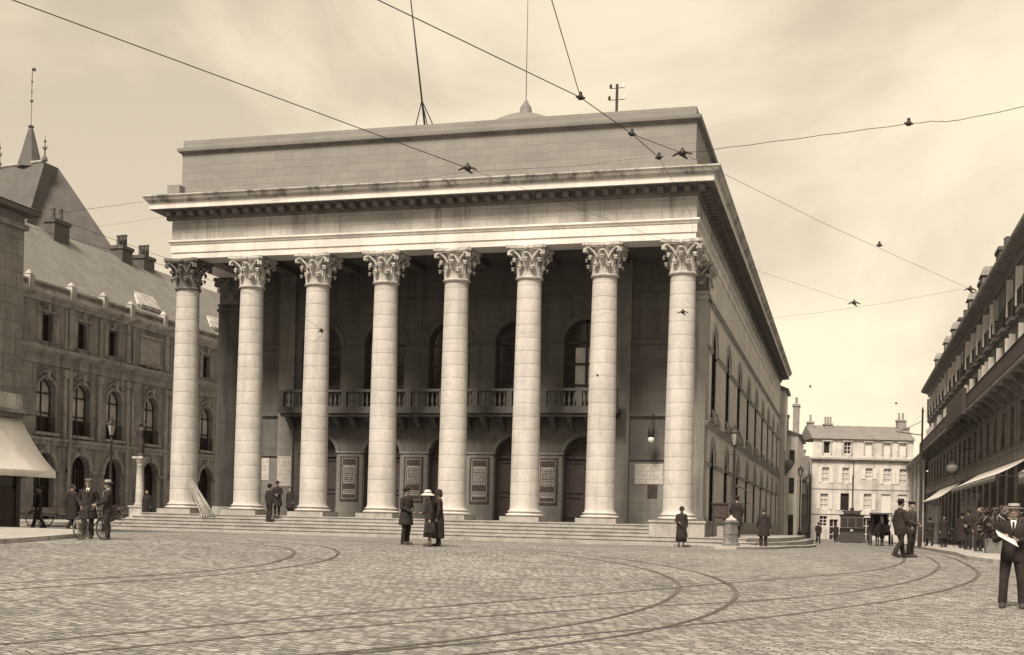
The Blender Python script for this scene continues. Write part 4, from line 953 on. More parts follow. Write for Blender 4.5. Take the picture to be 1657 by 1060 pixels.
def person(loc,face,label,pose='stand',h=1.74,coat='jacket',hat='cap',coatm=None,trm=None,hatm=None,shirt=False,vox=.014,group=None,woman=False,lean=0,extra=None,hem=None,sink=0):
    s=h/1.76; coatm=coatm or M_coat; trm=trm or M_coat; hatm=hatm or M_coat
    z=GZ(*loc)-sink if len(loc)==2 else loc[2]
    r=root('person',label,'person',group,(loc[0],loc[1],z),face)
    J=dict(kL=(.10,-.02,.50),aL=(.10,.02,.08),kR=(-.10,-.02,.50),aR=(-.10,.02,.08),eL=(.25,.03,1.14),wL=(.26,-.03,.88),eR=(-.25,.03,1.14),wR=(-.26,-.03,.88),dz=0)
    J.update(POSES[pose]); dz=J['dz']; ln=lean
    def U(x,y,zz): # upper body offset and lean
        zz2=zz+(dz if zz>.85 else 0); t=max(0,zz-.95)/.8; return V3(x,y-ln*t,zz2)
    J={k:(U(*v) if k in('eL','eR','wL','wR') and True else (V3(*v) if k!='dz' else v)) for k,v in J.items()}
    sw=.185 if not woman else .165
    hip={1:V3(.095,0,.93+dz),-1:V3(-.095,0,.93+dz)}; sh={1:U(sw,.0,1.43),-1:U(-sw,.0,1.43)}
    b=MB()
    def us(x,y,zz,rx,ry): p=U(x,y,zz); return (p.x,p.y,p.z,rx,ry)
    stack(b,[us(0,0,.86,.10,.08),us(0,.0,.90,.155,.105),us(0,0,.98,.165,.11),us(0,-.005,1.12,.14,.10),us(0,-.01,1.28,.165,.115),us(0,0,1.40,.175,.11),us(0,.01,1.46,.12,.08),us(0,.015,1.49,.065,.06),us(0,.01,1.56,.055,.058)])
    hc=U(0,-.015,1.645)
    b.ell(hc,.077,.096,.118,16,12); b.ell(hc+V3(0,-.03,-.062),.052,.058,.055,12,8); b.ell(hc+V3(0,.02,.03),.080,.088,.09,12,8)
    b.path([hc+V3(0,-.085,.015),hc+V3(0,-.112,-.022),hc+V3(0,-.095,-.035)],[.010,.016,.014],6)       # nose
    b.ell(hc+V3(0,-.088,-.058),.024,.012,.009,8,5); b.ell(hc+V3(0,-.082,.022),.05,.014,.010,8,5)         # mouth, brow
    for sg in(1,-1): b.ell(hc+V3(.08*sg,.008,-.005),.012,.022,.032,8,6)
    for sg,K,A,E_,W_ in ((1,'kL','aL','eL','wL'),(-1,'kR','aR','eR','wR')):
        cap_path(b,[hip[sg],J[K],J[A]],[.085,.055,.038]); 
        a=J[A]; b.path([a+V3(0,.05,-.04),a+V3(0,-.06,-.045),a+V3(0,-.17,-.055)],[.04,.042,.028],8,True,.7)
        cap_path(b,[sh[sg],J[E_],J[W_]],[.052,.042,.027])
        w=J[W_]; d=(w-J[E_]).normalized(); 
        if pose in('read','bicycle','fold'): d=(d+V3(-.25*sg,-.35,-.05)).normalized()
        inn=V3(-sg,0,0); side_=d.cross(inn).normalized(); inn=side_.cross(d).normalized()
        if side_.y>0: side_=-side_
        cap_path(b,[w,w+d*.045,w+d*.085],[.026,.038,.036],8,.5,up=inn)
        for q,(o_,ln_) in enumerate(((.030,.070),(.010,.080),(-.010,.075),(-.030,.058))):
            p0=w+d*.085+side_*o_; cl=.35+.12*q
            p1=p0+(d*math.cos(cl)+inn*math.sin(cl))*ln_*.5; p2=p1+(d*math.cos(cl*2.2)+inn*math.sin(cl*2.2))*ln_*.5
            b.path([p0-d*.02,p0,p1,p2],[.009,.0095,.009,.007],6)
        t0=w+d*.03+side_*.03; b.path([t0-side_*.01,t0+(d*.5+side_*.7+inn*.4)*.035,t0+(d*.85+side_*.5+inn*.55)*.06],[.012,.0115,.009],6)
    bo=b.build('body',M_skin,r); remesh(bo,min(vox,.011),2)
    # hair
    q=MB(); q.ell(hc+V3(0,.022,.028),.086,.092,.098,14,8)
    if woman: q.ell(hc+V3(0,.085,-.03),.055,.05,.055,10,6)
    ho=q.build('hair',M_hair,r,smooth=True)
    # trousers or skirt
    q=MB()
    if coat in('skirt','dress','longskirt'):
        hm=hem or .28
        n=22; secs=[us(0,0,1.04,.135,.10),us(0,0,.95,.185,.14),us(0,0,.75,.215,.17),(0,0,.5,.235,.19),(0,0,hm,.25,.21)]
        vs=[]
        for i,(cx,cy,zz,rx,ry) in enumerate(secs):
            for k in range(n):
                t=2*PI*k/n; f=1+.05*(i/4)*math.sin(k*2.3+i); vs.append((cx+math.cos(t)*rx*f,cy+math.sin(t)*ry*f,zz))
        q.add(vs,[(i*n+k,i*n+(k+1)%n,(i+1)*n+(k+1)%n,(i+1)*n+k) for i in range(4) for k in range(n)])
        so_=q.build('skirt',trm,r,smooth=True); m_=so_.modifiers.new('t','SOLIDIFY'); m_.thickness=.012
    else:
        stack(q,[us(0,0,.84,.12,.10),us(0,0,.90,.18,.125),us(0,0,1.0,.18,.125),us(0,0,1.06,.165,.118)])
        for sg,K,A in((1,'kL','aL'),(-1,'kR','aR')):
            k_,a_=J[K],J[A]
            mid=hip[sg].lerp(k_,.5); q.path([hip[sg]+V3(-.012*sg,0,.03),mid,k_+V3(0,-.01,0),k_.lerp(a_,.5)+V3(0,.012,0),a_+V3(0,.0,.0)],[.105,.095,.078,.074,.076],12)
        to=q.build('trousers',trm,r); remesh(to,vox,3)
    # shoes
    for sg,A in((1,'aL'),(-1,'aR')):
        q=MB(); a=J[A]; a0=V3(a.x,a.y,a.z)
        q.path([a0+V3(0,.055,-.045),a0+V3(0,.05,-.03),a0+V3(0,.0,-.02),a0+V3(0,-.09,-.045),a0+V3(0,-.17,-.055),a0+V3(0,-.205,-.06)],[.045,.056,.062,.058,.052,.03],10,True,.9)
        q.build('shoe',M_wood,r,smooth=True)
    # jacket / coat
    hm=hem if (hem and coat not in('skirt','dress','longskirt')) else {'jacket':.80,'coat':.48,'longcoat':.34,'skirt':.84,'dress':.80,'longskirt':.70}[coat]
    q=MB(); wd=.0 if coat=='jacket' else .03
    stack(q,([ (0,0,hm-.02+dz,.17,.13),(0,0,hm+dz,.22+wd*2,.16+wd*1.6)] if hm<.7 else [us(0,0,hm-.02,.16,.12),us(0,0,hm,.20,.145)])+[us(0,0,.90,.20+wd,.145+wd),us(0,-.005,1.10,.172+wd*.6,.13+wd*.6),us(0,-.01,1.28,.19,.14),us(0,0,1.40,.20,.13),us(0,.008,1.455,.15,.10),us(0,.015,1.495,.085,.08),us(0,.015,1.52,.07,.07)],20)
    for sg,E_,W_ in((1,'eL','wL'),(-1,'eR','wR')):
        e_,w_=J[E_],J[W_]; w2=e_.lerp(w_,.96)
        q.path([sh[sg]+V3(-.04*sg,0,.0),sh[sg]+V3(.0,0,-.01),sh[sg].lerp(e_,.5),e_,e_.lerp(w_,.5),w2],[.06,.075,.068,.062,.055,.050],12)
    jo=q.build('coat' if coat in('coat','longcoat') else 'jacket',coatm,r); remesh(jo,vox,3)
    if shirt:
        q=MB(); 
        q.add([U(-.045,-.122,1.47),U(.045,-.122,1.47),U(.012,-.158,1.30),U(-.012,-.158,1.30),U(-.045,-.060,1.50),U(.045,-.06,1.50)],[(0,1,2,3),(4,5,1,0)]); 
        q.lathe(U(0,.012,1.485),[(.064,0),(.066,.045)],14,caps=False)
        so_=q.build('shirt',M_shirt,r); so_.modifiers.new('t','SOLIDIFY').thickness=.008
        q=MB(); q.add([U(-.016,-.162,1.475),U(.016,-.162,1.475),U(.022,-.172,1.32),U(0,-.175,1.27),U(-.022,-.172,1.32)],[(0,1,2,3,4)]); q.build('tie',M_coat,r).modifiers.new('t','SOLIDIFY').thickness=.008
    # hat
    q=MB(); t=hc+V3(0,.01,.062)
    if hat=='boater': q.lathe(t,[(.145,-.008),(.150,0),(.145,.006),(.092,.008),(.092,.075),(.088,.082),(.0,.083)],24,False,1,1.05)
    elif hat=='bowler': q.lathe(t,[(.125,.014),(.13,.02),(.12,.008),(.092,.004),(.094,.04),(.085,.085),(.055,.112),(.0,.118)],20,False,1,1.12)
    elif hat=='fedora': q.lathe(t,[(.150,.012),(.155,.018),(.145,.008),(.092,.004),(.090,.07),(.075,.105),(.045,.10),(.0,.085)],20,False,1,1.1)
    elif hat=='cap':
        q.lathe(t,[(.088,-.012),(.094,.015),(.118,.040),(.112,.062),(.06,.075),(.0,.077)],18,False,1,1.1); q.path([t+V3(0,-.08,.01),t+V3(0,-.125,.0),t+V3(0,-.15,-.008)],[.07,.062,.04],10,True,.16)
    elif hat=='kepi':
        q.lathe(t,[(.090,-.01),(.092,.04),(.112,.075),(.10,.085),(.0,.085)],18,False,1,1.05); q.path([t+V3(0,-.08,.0),t+V3(0,-.13,-.015)],[.07,.045],10,True,.16)
    elif hat=='cloche': q.lathe(t,[(.150,-.045),(.135,-.03),(.105,-.012),(.103,.03),(.092,.075),(.055,.105),(0,.112)],20,False,1,1.1)
    elif hat=='sunhat': q.lathe(t,[(.195,-.075),(.20,-.065),(.165,-.025),(.110,.004),(.106,.05),(.088,.095),(.05,.12),(0,.125)],24,False,1,1.15)
    if hat:
        hb=q.build('hat',hatm,r,smooth=True,angle=50); hb.modifiers.new('t','SOLIDIFY').thickness=.006
        if hat in('boater','sunhat','fedora'):
            q=MB(); rr={'boater':.094,'sunhat':.110,'fedora':.094}[hat]; q.lathe(t,[(rr,.010),(rr+.002,.035)],20,False,1,1.05 if hat=='boater' else 1.12); q.build('hat_band',M_coat,hb,smooth=True)
    # eyes
    for sg in(1,-1):
        q=MB(); q.ell(hc+V3(.031*sg,-.083,.006),.010,.008,.006,8,5); q.build('eye',M_hair,bo,smooth=True)
    r.scale=(s,s,s)
    if extra: extra(r,J,U,hc)
    return r
def paper(r,J,U,hc):
    q=MB(); a=V3(-.27,-.36,1.33); b_=V3(.05,-.37,1.15); n=8; vs=[]
    for i in range(n+1):
        t=i/n; p=a.lerp(b_,t); k=.012*math.sin(t*7)
        vs+=[(p.x,p.y+k,p.z),(p.x+.02,p.y-.10,p.z-.055-.02*math.sin(t*3)),(p.x+.05,p.y-.13,p.z-.10)]
    q.add(vs,[(3*i+j,3*i+j+1,3*i+j+4,3*i+j+3) for i in range(n) for j in(0,1)]); o=q.build('newspaper',M_paperw,None,smooth=True); o.modifiers.new('t','SOLIDIFY').thickness=.006
    mw=Matrix.LocRotScale(r.location,r.rotation_euler,r.scale)
    for v in o.data.vertices: v.co=mw@v.co
    tag(o,'white folded newspaper held by the man in the boater hat','newspaper')
def handbag(r,J,U,hc):
    w=J['wL']; q=MB(); q.hexa([(w.x-.03,w.y-.15,w.z-.42),(w.x+.05,w.y-.15,w.z-.42),(w.x+.05,w.y+.10,w.z-.42),(w.x-.03,w.y+.10,w.z-.42)],[(w.x-.01,w.y-.12,w.z-.22),(w.x+.03,w.y-.12,w.z-.22),(w.x+.03,w.y+.07,w.z-.22),(w.x-.01,w.y+.07,w.z-.22)])
    mw=Matrix.LocRotScale(r.location,r.rotation_euler,r.scale)
    rt=root('handbag','small dark handbag hanging from the hand of '+('the lone woman in front of the steps' if 'alone' in r['label'] else 'the woman in the white hat'),'handbag',loc=mw@V3(w.x,w.y,w.z-.42),rz=r.rotation_euler.z)
    o=MB(); o.v=[(x-w.x,y-w.y,z-w.z+.42) for x,y,z in q.v]; o.f=q.f; o.build('bag',M_coat,rt)
    o=MB(); o.path([(0,-.08,.2),(.0,-.05,.33),(.0,-.0,.35),(0,.03,.2)],.008,6); o.build('handle',M_coat,rt)
M_paperw=mat('white newsprint',.60,var=.08,scale=20,bump=.05)
D=R
# big figure at the right edge, reading
person((10.05,-32.63),D(-8),'man in straw boater and dark suit reading a newspaper at the right edge','read',1.74,'jacket','boater',hatm=M_straw,shirt=True,vox=.009,extra=paper)
# couple in front of the steps
person((-6.25,-18.3),D(70),'man in dark coat and soft hat facing the woman in the white hat','fold',1.80,'coat','fedora',coatm=M_coat,vox=.012,hem=.62)
person((-5.12,-19.2),D(-62),'woman in wide white hat, dark jacket and brown skirt holding a bag','bag',1.70,'longskirt','sunhat',trm=M_coat2,hatm=M_hat,woman=True,vox=.012,lean=.10,extra=handbag,hem=.30)
person((-5.0,-18.75),D(-75),'figure in long black coat close behind the woman in the white hat','stand',1.74,'longcoat','cloche',woman=True,hem=.26)
# left group
person((-14.35,-23.5),D(25),'man with pale cap and dark coat on the kerb beside the bicycle','pocket',1.76,'coat','cap',hatm=M_grey,shirt=True,vox=.012,hem=.60)
person((-13.62,-23.6),D(-55),'young man in dark hat holding the bicycle by its handlebar','bicycle',1.72,'jacket','fedora',hatm=M_straw,shirt=True,vox=.012,trm=M_coat)
person((-19.7,-16.8),D(160),'figure in black walking away between the awning and the two men with the bicycle','stroll',1.72,'coat',None,vox=.014,hem=.45)
person((-23.6,-13.5),D(-60),'man in dark jacket walking past the shop awning on the left','stroll',1.72,'jacket','cap',trm=M_coat2)
# steps
person((-19.5,-1.72,-.54),D(150),'man in black standing on the steps beside the second column','stand',1.80,'jacket','fedora')
person((-19.7,-.5,-.22),D(20),'taller figure in dark coat standing behind him between second and third columns','fold',1.66,'coat','fedora')
person((-19.2,-.1,-.22),D(-10),'short bareheaded figure standing behind him between second and third columns','stand',1.35,'coat',None)
# right of the steps
person((1.0,-6.2),D(5),'woman alone in long black dress and cloche hat before the steps','bag',1.60,'longskirt','cloche',woman=True,vox=.012,extra=handbag,hem=.26)
person((2.75,-1.15,-.712),D(175),'broad man in long dark coat seen from behind standing at the street lamp','pocket',1.80,'longcoat','bowler',hem=.5)
person((4.05,-3.2),D(185),'man in dark coat with his back turned right of the pillar','stand',1.68,'coat',None,hem=.55)
person((5.4,41.5),D(10),'small distant man walking alone in the middle of the street','stroll',1.62,'jacket','cap')
person((8.98,-15.2),D(120),'man in pointed dark hat standing by the horse carriage','stroll',1.80,'coat','fedora',hem=.70)
person((9.35,-14.2),D(60),'man in flat dark hat talking beside the horse carriage','fold',1.76,'coat','cap',coatm=M_coat2,hem=.75)
for i,(x,y,f,lab,hh,ct,ht,ps) in enumerate([(12.3,22,200,'distant man in black on the pavement beside the railing',1.7,'coat','bowler','stroll'),
 (12.5,14,20,'dark standing man beneath the second awning on the right pavement',1.74,'coat','cap','stand'),
 (13.1,10.5,150,'tall dark figure in front of the shop window with white curtain',1.78,'longcoat','bowler','stand'),
 (12.6,2.0,-30,'man in a dark suit with white cuff under the long awning',1.72,'jacket','fedora','fold'),
 (12.9,-3.5,170,'dark figure leaning by the potted shrubs on the right pavement',1.66,'coat','cap','pocket'),
 (12.2,-6.0,20,'hatless dark figure nearest the planter on the right pavement',1.66,'jacket',None,'stand')]):
    person((x,y,GZ(x,y)+.13),D(f),lab,ps,hh,ct,ht,vox=.018)
person((6.6,60,GZ(6.6,60)),D(0),'dark figure stepping down at the front left of the tram',"stroll",1.7,'coat','cap',vox=.018)
person((-29.2,3.0,-.8),D(0),'dark bearded figure in long coat beside the statue column','stand',1.75,'longcoat',None,vox=.018,hem=.3)
# ------------------------------------------------------------ street furniture
def lamp_post(x,y,z,h,label,lanterns=1,name='street_lamp',grp=None):
    r=root(name,label,'street lamp',grp,(x,y,z))
    q=MB(); q.lathe((0,0,0),[(.24,0),(.24,.25),(.17,.3),(.15,.75),(.18,.8),(.10,.88),(.075,1.2),(.10,1.24),(.07,1.28),(.055,h-1.2),(.08,h-1.15),(.05,h-1.1),(.045,h-.9)],12)
    q.path([(-.32,0,h-1.3),(.32,0,h-1.3)],.018,6)
    q.build('post',M_iron,r,smooth=True,angle=40)
    q=MB(); z0=h-.9
    q.lathe((0,0,z0),[(.10,0),(.12,.04)],6); q.lathe((0,0,z0+.58),[(.26,0),(.28,.03),(.14,.2),(.13,.26),(.05,.3),(.03,.4)],6)
    for k in range(6):
        a=PI/3*k; q.path([(.115*math.cos(a),.115*math.sin(a),z0+.03),(.25*math.cos(a),.25*math.sin(a),z0+.6)],.014,4)
    q.build('lantern_frame',M_iron,r)
    q=MB(); q.lathe((0,0,z0+.04),[(.10,0),(.235,.54)],6,caps=False); q.build('lantern_glass',M_paper,r)
    return r
lamp_post(2.28,2.3,-.712,5.15,'tall iron gas lamp on the terrace beside the theatre wall',grp='gas lamps of the square')
lamp_post(-29.3,-.25,-.82,5.4,'dark gas lamp standing in front of the palace on the left',grp='gas lamps of the square')
for x,y,l in ((3.55,53.4,'first slim dark lamp post along the kerb past the theatre'),(3.75,69,'second slim dark lamp post nearer the far pale house')):
    lamp_post(x,y,GZ(x,y)+.1,6.5,l,grp='gas lamps of the square')
# hanging globe lantern in the portico
hl=root('bracket_lantern','small globe lantern on an iron bracket inside the right end of the portico','lantern',loc=(-1.85,3.6,3.7))
q=MB(); q.path([(0,.85,1.45),(0,.3,1.5),(0,.0,1.35),(0,0,.5)],.025,6); q.path([(0,.85,.9),(0,.4,1.2),(0,.1,1.42)],.018,6); q.build('bracket',M_iron,hl)
q=MB(); q.lathe((0,0,.35),[(.05,.55),(.12,.45),(.17,.2),(.15,0),(.10,-.05)],12); q.build('hood',M_iron,hl,smooth=True)
q=MB(); q.ell((0,0,.2),.155,.155,.17,14,8); q.build('globe',M_globe,hl,smooth=True)
# stone bollard pillar
bp_=root('kiosk_pillar','stout round pillar with pale domed cap standing before the terrace steps','pillar',loc=(2.82,-4.54,GZ(2.82,-4.54)))
q=MB(); q.lathe((0,0,0),[(.37,0),(.37,.16),(.33,.2),(.30,.3),(.29,.55),(.31,.58),(.29,.62),(.285,1.0),(.33,1.04),(.33,1.1),(.28,1.12)],24); q.build('shaft',mat('mottled cast stone',.15,var=.45,scale=6,streak=.4),bp_,smooth=True,angle=35)
q=MB(); q.lathe((0,0,1.12),[(.25,0),(.23,.05),(.14,.12),(.06,.16),(.07,.2),(.0,.25)],20); q.build('cap',M_pal3,bp_,smooth=True)
# display case
sb_=root('display_case','dark square display case on legs behind the round pillar','display case',loc=(2.0,-.9,-.712),rz=R(14))
q=MB(); q.box(-.34,.34,-.14,.14,.82,1.46); q.box(-.38,.38,-.18,.18,1.46,1.53); q.build('case',M_wood,sb_)
q=MB(); q.box(-.27,.27,-.16,-.145,.9,1.38); q.build('panel',M_pdark,sb_)
for x in (-.28,.28): q=MB(); q.box(x-.03,x+.03,-.05,.05,0,.82); q.build('leg',M_wood,sb_)
q=MB(); q.box(-.12,.16,-.03,.03,.05,.5); q.build('notice',M_paper,sb_)
# white cloth on the side wall
cl=root('cloth_banner','white cloth curving out from the side wall above the broad man','banner',loc=(.7,20,1.0),world=True)
q=MB(); n=8
vs=[]
for i in range(n+1):
    t=i/n
    for j in range(6):
        u=j/5; vs.append((.75+1.15*math.sin(t*PI*.5)*(.55+.45*(1-u*.2)),19.0+1.9*u,2.25-1.15*t*t-.1*u))
q.add(vs,[(i*6+j,i*6+j+1,(i+1)*6+j+1,(i+1)*6+j) for i in range(n) for j in range(5)]); c=q.build('cloth',M_canvas,cl,smooth=True); c.modifiers.new('t','SOLIDIFY').thickness=.01
q=MB(); q.path([(.62,19.0,2.26),(.75,20.9,2.2)],.02,6); q.path([(.62,19,1.1),(1.85,19,1.1)],.015,6); q.build('rail',M_iron,cl)
# leaning planks by the first column
pk=root('plank_stack','bundle of pale poles leaning against the first column','planks',loc=(-22.9,-1.9,-.4),world=True)
for k in range(6):
    q=MB(); q.path([(-22.55-.12*k,-1.45-.04*k,-.36),(-24.15-.04*k,-.86-.03*(k%2),1.35+.07*math.sin(k*2))],.038,6); q.build('pole',M_pal2,pk)
# statue on a column
su=root('statue_column','small pale column carrying a dark bronze figure before the palace','monument',loc=(-30.1,3.7,-.8))
q=MB(); q.box(-.52,.52,-.52,.52,0,.28); q.box(-.4,.4,-.4,.4,.28,.82); q.box(-.45,.45,-.45,.45,.82,.92); q.build('pedestal',M_pal3,su)
q=MB(); q.lathe((0,0,.92),[(.30,0),(.31,.06),(.26,.12),(.23,.18),(.215,1.3),(.18,2.2),(.20,2.25),(.18,2.3),(.28,2.48),(.30,2.6)],20,); q.box(-.33,.33,-.33,.33,3.5,3.62); q.build('column',M_pal3,su,smooth=True,angle=35)
q=MB(); z=3.62
stack(q,[(0,0,z,.34,.3),(0,0,z+.12,.3,.26),(0,0,z+.14,.2,.17),(.02,0,z+.7,.2,.16),(.0,0,z+1.05,.16,.13),(-.02,-.02,z+1.3,.2,.14),(0,-.02,z+1.5,.19,.12),(0,-.02,z+1.6,.07,.07)])
q.ell((.0,-.04,z+1.78),.11,.12,.15,12,8); cap_path(q,[(-.18,0,z+1.48),(-.34,-.05,z+1.25),(-.2,-.2,z+1.05)],[.07,.06,.045]); cap_path(q,[(.18,0,z+1.48),(.34,-.05,z+1.72),(.2,-.1,z+1.98)],[.07,.055,.04])
o=q.build('figure',M_bronze,su); remesh(o,.03,3)
# low shrubs and stones round the monument
def bush(r,cx,cy,z,w,h,n,m,seed=0,leaf=.09,name='foliage'):
    rd=random.Random(seed); mb=MB()
    for k in range(n):
        a=rd.uniform(0,2*PI); e=rd.uniform(0,1); rr=w*math.sqrt(rd.random())*(.65+.35*math.sin(e*PI)); 
        p=Vector((cx+rr*math.cos(a),cy+rr*math.sin(a),z+h*e)); d=Vector((math.cos(a)*rd.uniform(.3,1),math.sin(a)*rd.uniform(.3,1),rd.uniform(-.5,1))).normalized()
        s=d.cross(Vector((rd.uniform(-1,1),rd.uniform(-1,1),rd.uniform(-1,1)))).normalized(); L_=leaf*rd.uniform(.8,2.2); w_=leaf*rd.uniform(.25,.5)
        mb.add([p,p+d*L_*.5+s*w_,p+d*L_-Vector((0,0,L_*.25)),p+d*L_*.5-s*w_],[(0,1,2,3)])
    return mb.build(name,m,r,normals=False)
fb=root('flower_bed','low clipped shrubs with a hewn stone at the foot of the statue column','shrub',loc=(-31.3,3.0,-.8))
bush(fb,0,0,.1,.75,.75,420,M_leaf,3); q=MB(); q.hexa([(-1.4,-.35,0),(-.75,-.35,0),(-.75,.3,0),(-1.4,.3,0)],[(-1.3,-.28,.75),(-.85,-.28,.8),(-.85,.2,.8),(-1.3,.2,.7)]); q.build('hewn_stone',M_pal3,fb)
# hand cart / benches in front of the palace
bn=root('hand_cart','low dark hand cart with spoked wheels parked before the palace','hand cart',loc=(-31.0,-3.6,GZ(-31,-3.6)),rz=R(8))
q=MB(); q.box(-1.3,1.1,-.45,.45,.55,.66); 
for s in(-1,1): q.box(-1.3,1.1,s*.45-.03,s*.45+.03,.66,.95); q.path([(1.1,s*.3,.6),(2.3,s*.28,.75)],.03,6)
q.build('cart_bed',M_wood,bn)
def wheel(parent,x,y,z,rad,axis='y',spokes=10,m=None,w=.05):
    mb=MB(); n=24; pts=[]
    for i in range(n):
        a=2*PI*i/n; c=Vector((math.cos(a),0,math.sin(a))) if axis=='y' else Vector((0,math.cos(a),math.sin(a))); ax=Vector((0,1,0)) if axis=='y' else Vector((1,0,0))
        for rr,t in ((rad,-w/2),(rad,w/2),(rad-w*.9,w/2),(rad-w*.9,-w/2)): p=c*rr+ax*t; pts.append((x+p.x,y+p.y,z+p.z))
    mb.add(pts,[(4*i+k,4*i+(k+1)%4,4*((i+1)%n)+(k+1)%4,4*((i+1)%n)+k) for i in range(n) for k in range(4)])
    for i in range(spokes):
        a=2*PI*i/spokes; c=Vector((math.cos(a),0,math.sin(a))) if axis=='y' else Vector((0,math.cos(a),math.sin(a))); mb.path([Vector((x,y,z)),Vector((x,y,z))+c*(rad-w*.5)],max(.006,w*.22),5)
    mb.ell((x,y,z),w*.9,w*.9,w*.9,8,5); return mb.build('wheel',m or M_wood,parent)
for s in(-1,1): wheel(bn,0,s*.55,.45,.45)
# bicycle
bk=root('bicycle','old black bicycle with spoked wheels standing between the two men on the left','bicycle',loc=(-13.88,-23.95,GZ(-13.88,-23.95)),rz=R(88))
for x in(-.52,.52): wheel(bk,x,0,.345,.345,'y',28,M_steel,.034)
q=MB()
A_,B_,C_,H_=(-.52,0,.345),(-.08,0,.29),(-.2,0,.82),(.34,0,.86)
for a,b_ in ((A_,B_),(A_,C_),(B_,C_),(B_,(.36,0,.66)),(C_,H_)): q.path([a,b_],.016,6)
q.path([(.34,0,.88),(.37,0,.66),(.46,0,.5),(.52,0,.345)],.015,6); q.build('frame',M_iron,bk)
q=MB(); q.path([(.22,-.26,.98),(.34,-.2,1.0),(.37,0,.97),(.34,.2,1.0),(.22,.26,.98)],.013,6); q.path([(.34,0,.86),(.35,0,.98)],.013,6); q.build('handlebar',M_steel,bk)
q=MB(); q.path([(-.36,0,.93),(-.2,0,.94),(-.06,0,.92)],[.09,.06,.025],8,True,.45); q.path([(-.2,0,.82),(-.21,0,.92)],.013,6); q.build('saddle',M_wood,bk)
q=MB(); q.lathe((0,0,0),[(.09,-.005),(.09,.005)],16); q.v=[(x-.08,z,y+.29) for x,y,z in q.v]; q.path([(-.08,-.08,.29),(-.0,-.08,.14)],.01,5); q.path([(-.08,.08,.29),(-.16,.08,.44)],.01,5); q.build('crank',M_iron,bk)
# planter with shrubs
pt=root('planter','square box planter with feathery shrub behind the reading man','planter',loc=(12.25,-10.3,GZ(12.25,-10.3)+.13))
q=MB(); q.hexa([(-.25,-.25,0),(.25,-.25,0),(.25,.25,0),(-.25,.25,0)],[(-.30,-.30,.5),(.30,-.30,.5),(.30,.30,.5),(-.30,.30,.5)]); q.build('box',M_pot,pt)
bush(pt,0,0,.5,.48,1.0,520,M_leaf,8,.15)
q=MB(); rd=random.Random(4)
for k in range(34):
    a=rd.uniform(0,2*PI); o_=rd.uniform(.3,.75); pts=[(0,0,.5),(math.cos(a)*o_*.4,math.sin(a)*o_*.4,1.1+rd.uniform(0,.25)),(math.cos(a)*o_,math.sin(a)*o_,1.2+rd.uniform(-.2,.45))]
    q.path(pts,[.012,.045,.008],4,True,.3)
q.build('fronds',M_leafl,pt)
pt2=root('planter','second dark bushy shrub in a tub nearer the shop fronts','planter',loc=(13.0,-7.6,GZ(13,-7.6)+.13))
q=MB(); q.lathe((0,0,0),[(.24,0),(.3,.45),(.32,.48)],14); q.build('tub',M_wood,pt2); bush(pt2,0,0,.45,.55,1.1,700,M_leaf,18,.10)
# railing on the pavement
rl=root('iron_railing','black iron railing on the pavement below the dark house','railing',loc=(11.9,20,GZ(12,20)+.13),rz=R(-8))
q=MB()
for z in (.5,1.05): q.path([(0,0,z),(1.6,0,z)],.025,6)
q.build('rail',M_iron,rl)
for k in range(5): q=MB(); q.path([(k*.4,0,0),(k*.4,0,1.1)],.03,6); q.build('post',M_iron,rl)
mp_=root('wire_mast','tall dark pole at the right kerb carrying the tram wires','pole',loc=(11.43,16.8,GZ(11.4,16.8)+.1))
q=MB(); q.lathe((0,0,0),[(.12,0),(.12,1.1),(.08,1.2),(.07,4.5),(.06,4.6),(.05,7.6),(.07,7.65),(.02,7.9)],12); q.build('shaft',M_iron,mp_,smooth=True,angle=40)
q=MB(); q.path([(0,0,6.3),(-1.4,0,6.5)],.03,6); q.path([(0,0,7.1),(-1.2,0,6.5)],.018,6); q.build('arm',M_iron,mp_)
# ------------------------------------------------------------ tram
tm=root('tram','dark single deck tram coming head on down the street','tram',loc=(8.0,60,GZ(8,60)))
q=MB(); q.hexa([(-1.05,0,.55),(1.05,0,.55),(1.1,8,.55),(-1.1,8,.55)],[(-1.05,0,1.35),(1.05,0,1.35),(1.1,8,1.35),(-1.1,8,1.35)])
q.box(-1.02,1.02,1.1,8,1.35,2.45); q.build('body',M_tram,tm)
q=MB(); q.box(-1.1,1.1,-.12,8.1,2.45,2.58); q.box(-.75,.75,.7,7.4,2.58,2.85); q.box(-.85,.85,.6,7.5,2.85,2.92); q.build('roof',M_tram,tm)
q=MB(); q.box(-1.02,1.02,-.06,-.02,2.30,2.42); 
for x in(-1.0,-.36,.36,1.0): q.box(x-.03,x+.03,-.06,.0,1.35,2.42)
q.box(-1.02,1.02,-.07,.0,1.33,1.4); q.build('windscreen_frame',M_grey,tm)
q=MB()
for x0,x1 in((-.97,-.39),(-.33,.33),(.39,.97)): q.box(x0,x1,-.035,-.025,1.4,2.3)
q.build('windscreen',M_glass,tm)
for k in range(5):
    q=MB(); y=1.5+k*1.25
    for s in(-1,1): q.box(s*1.03-.01,s*1.03+.01,y,y+1.0,1.5,2.3)
    q.build('window',M_glass,tm)
q=MB(); q.hexa([(-1.45,-.9,.08),(1.35,-.9,.08),(1.1,0,.1),(-1.15,0,.1)],[(-1.0,-.1,.95),(1.0,-.1,.95),(1.0,0,1.0),(-1.0,0,1.0)]); q.build('fender',M_tram,tm)
q=MB(); q.lathe((0,0,0),[(.13,0),(.15,.05),(.12,.08)],14); q.v=[(x,-.15-z,y+1.1) for x,y,z in q.v]; q.build('headlamp',M_pal3,tm,smooth=True)
q=MB(); q.box(-.7,.7,-.1,-.05,2.66,2.95); q.build('destination_board',M_pdark,tm)
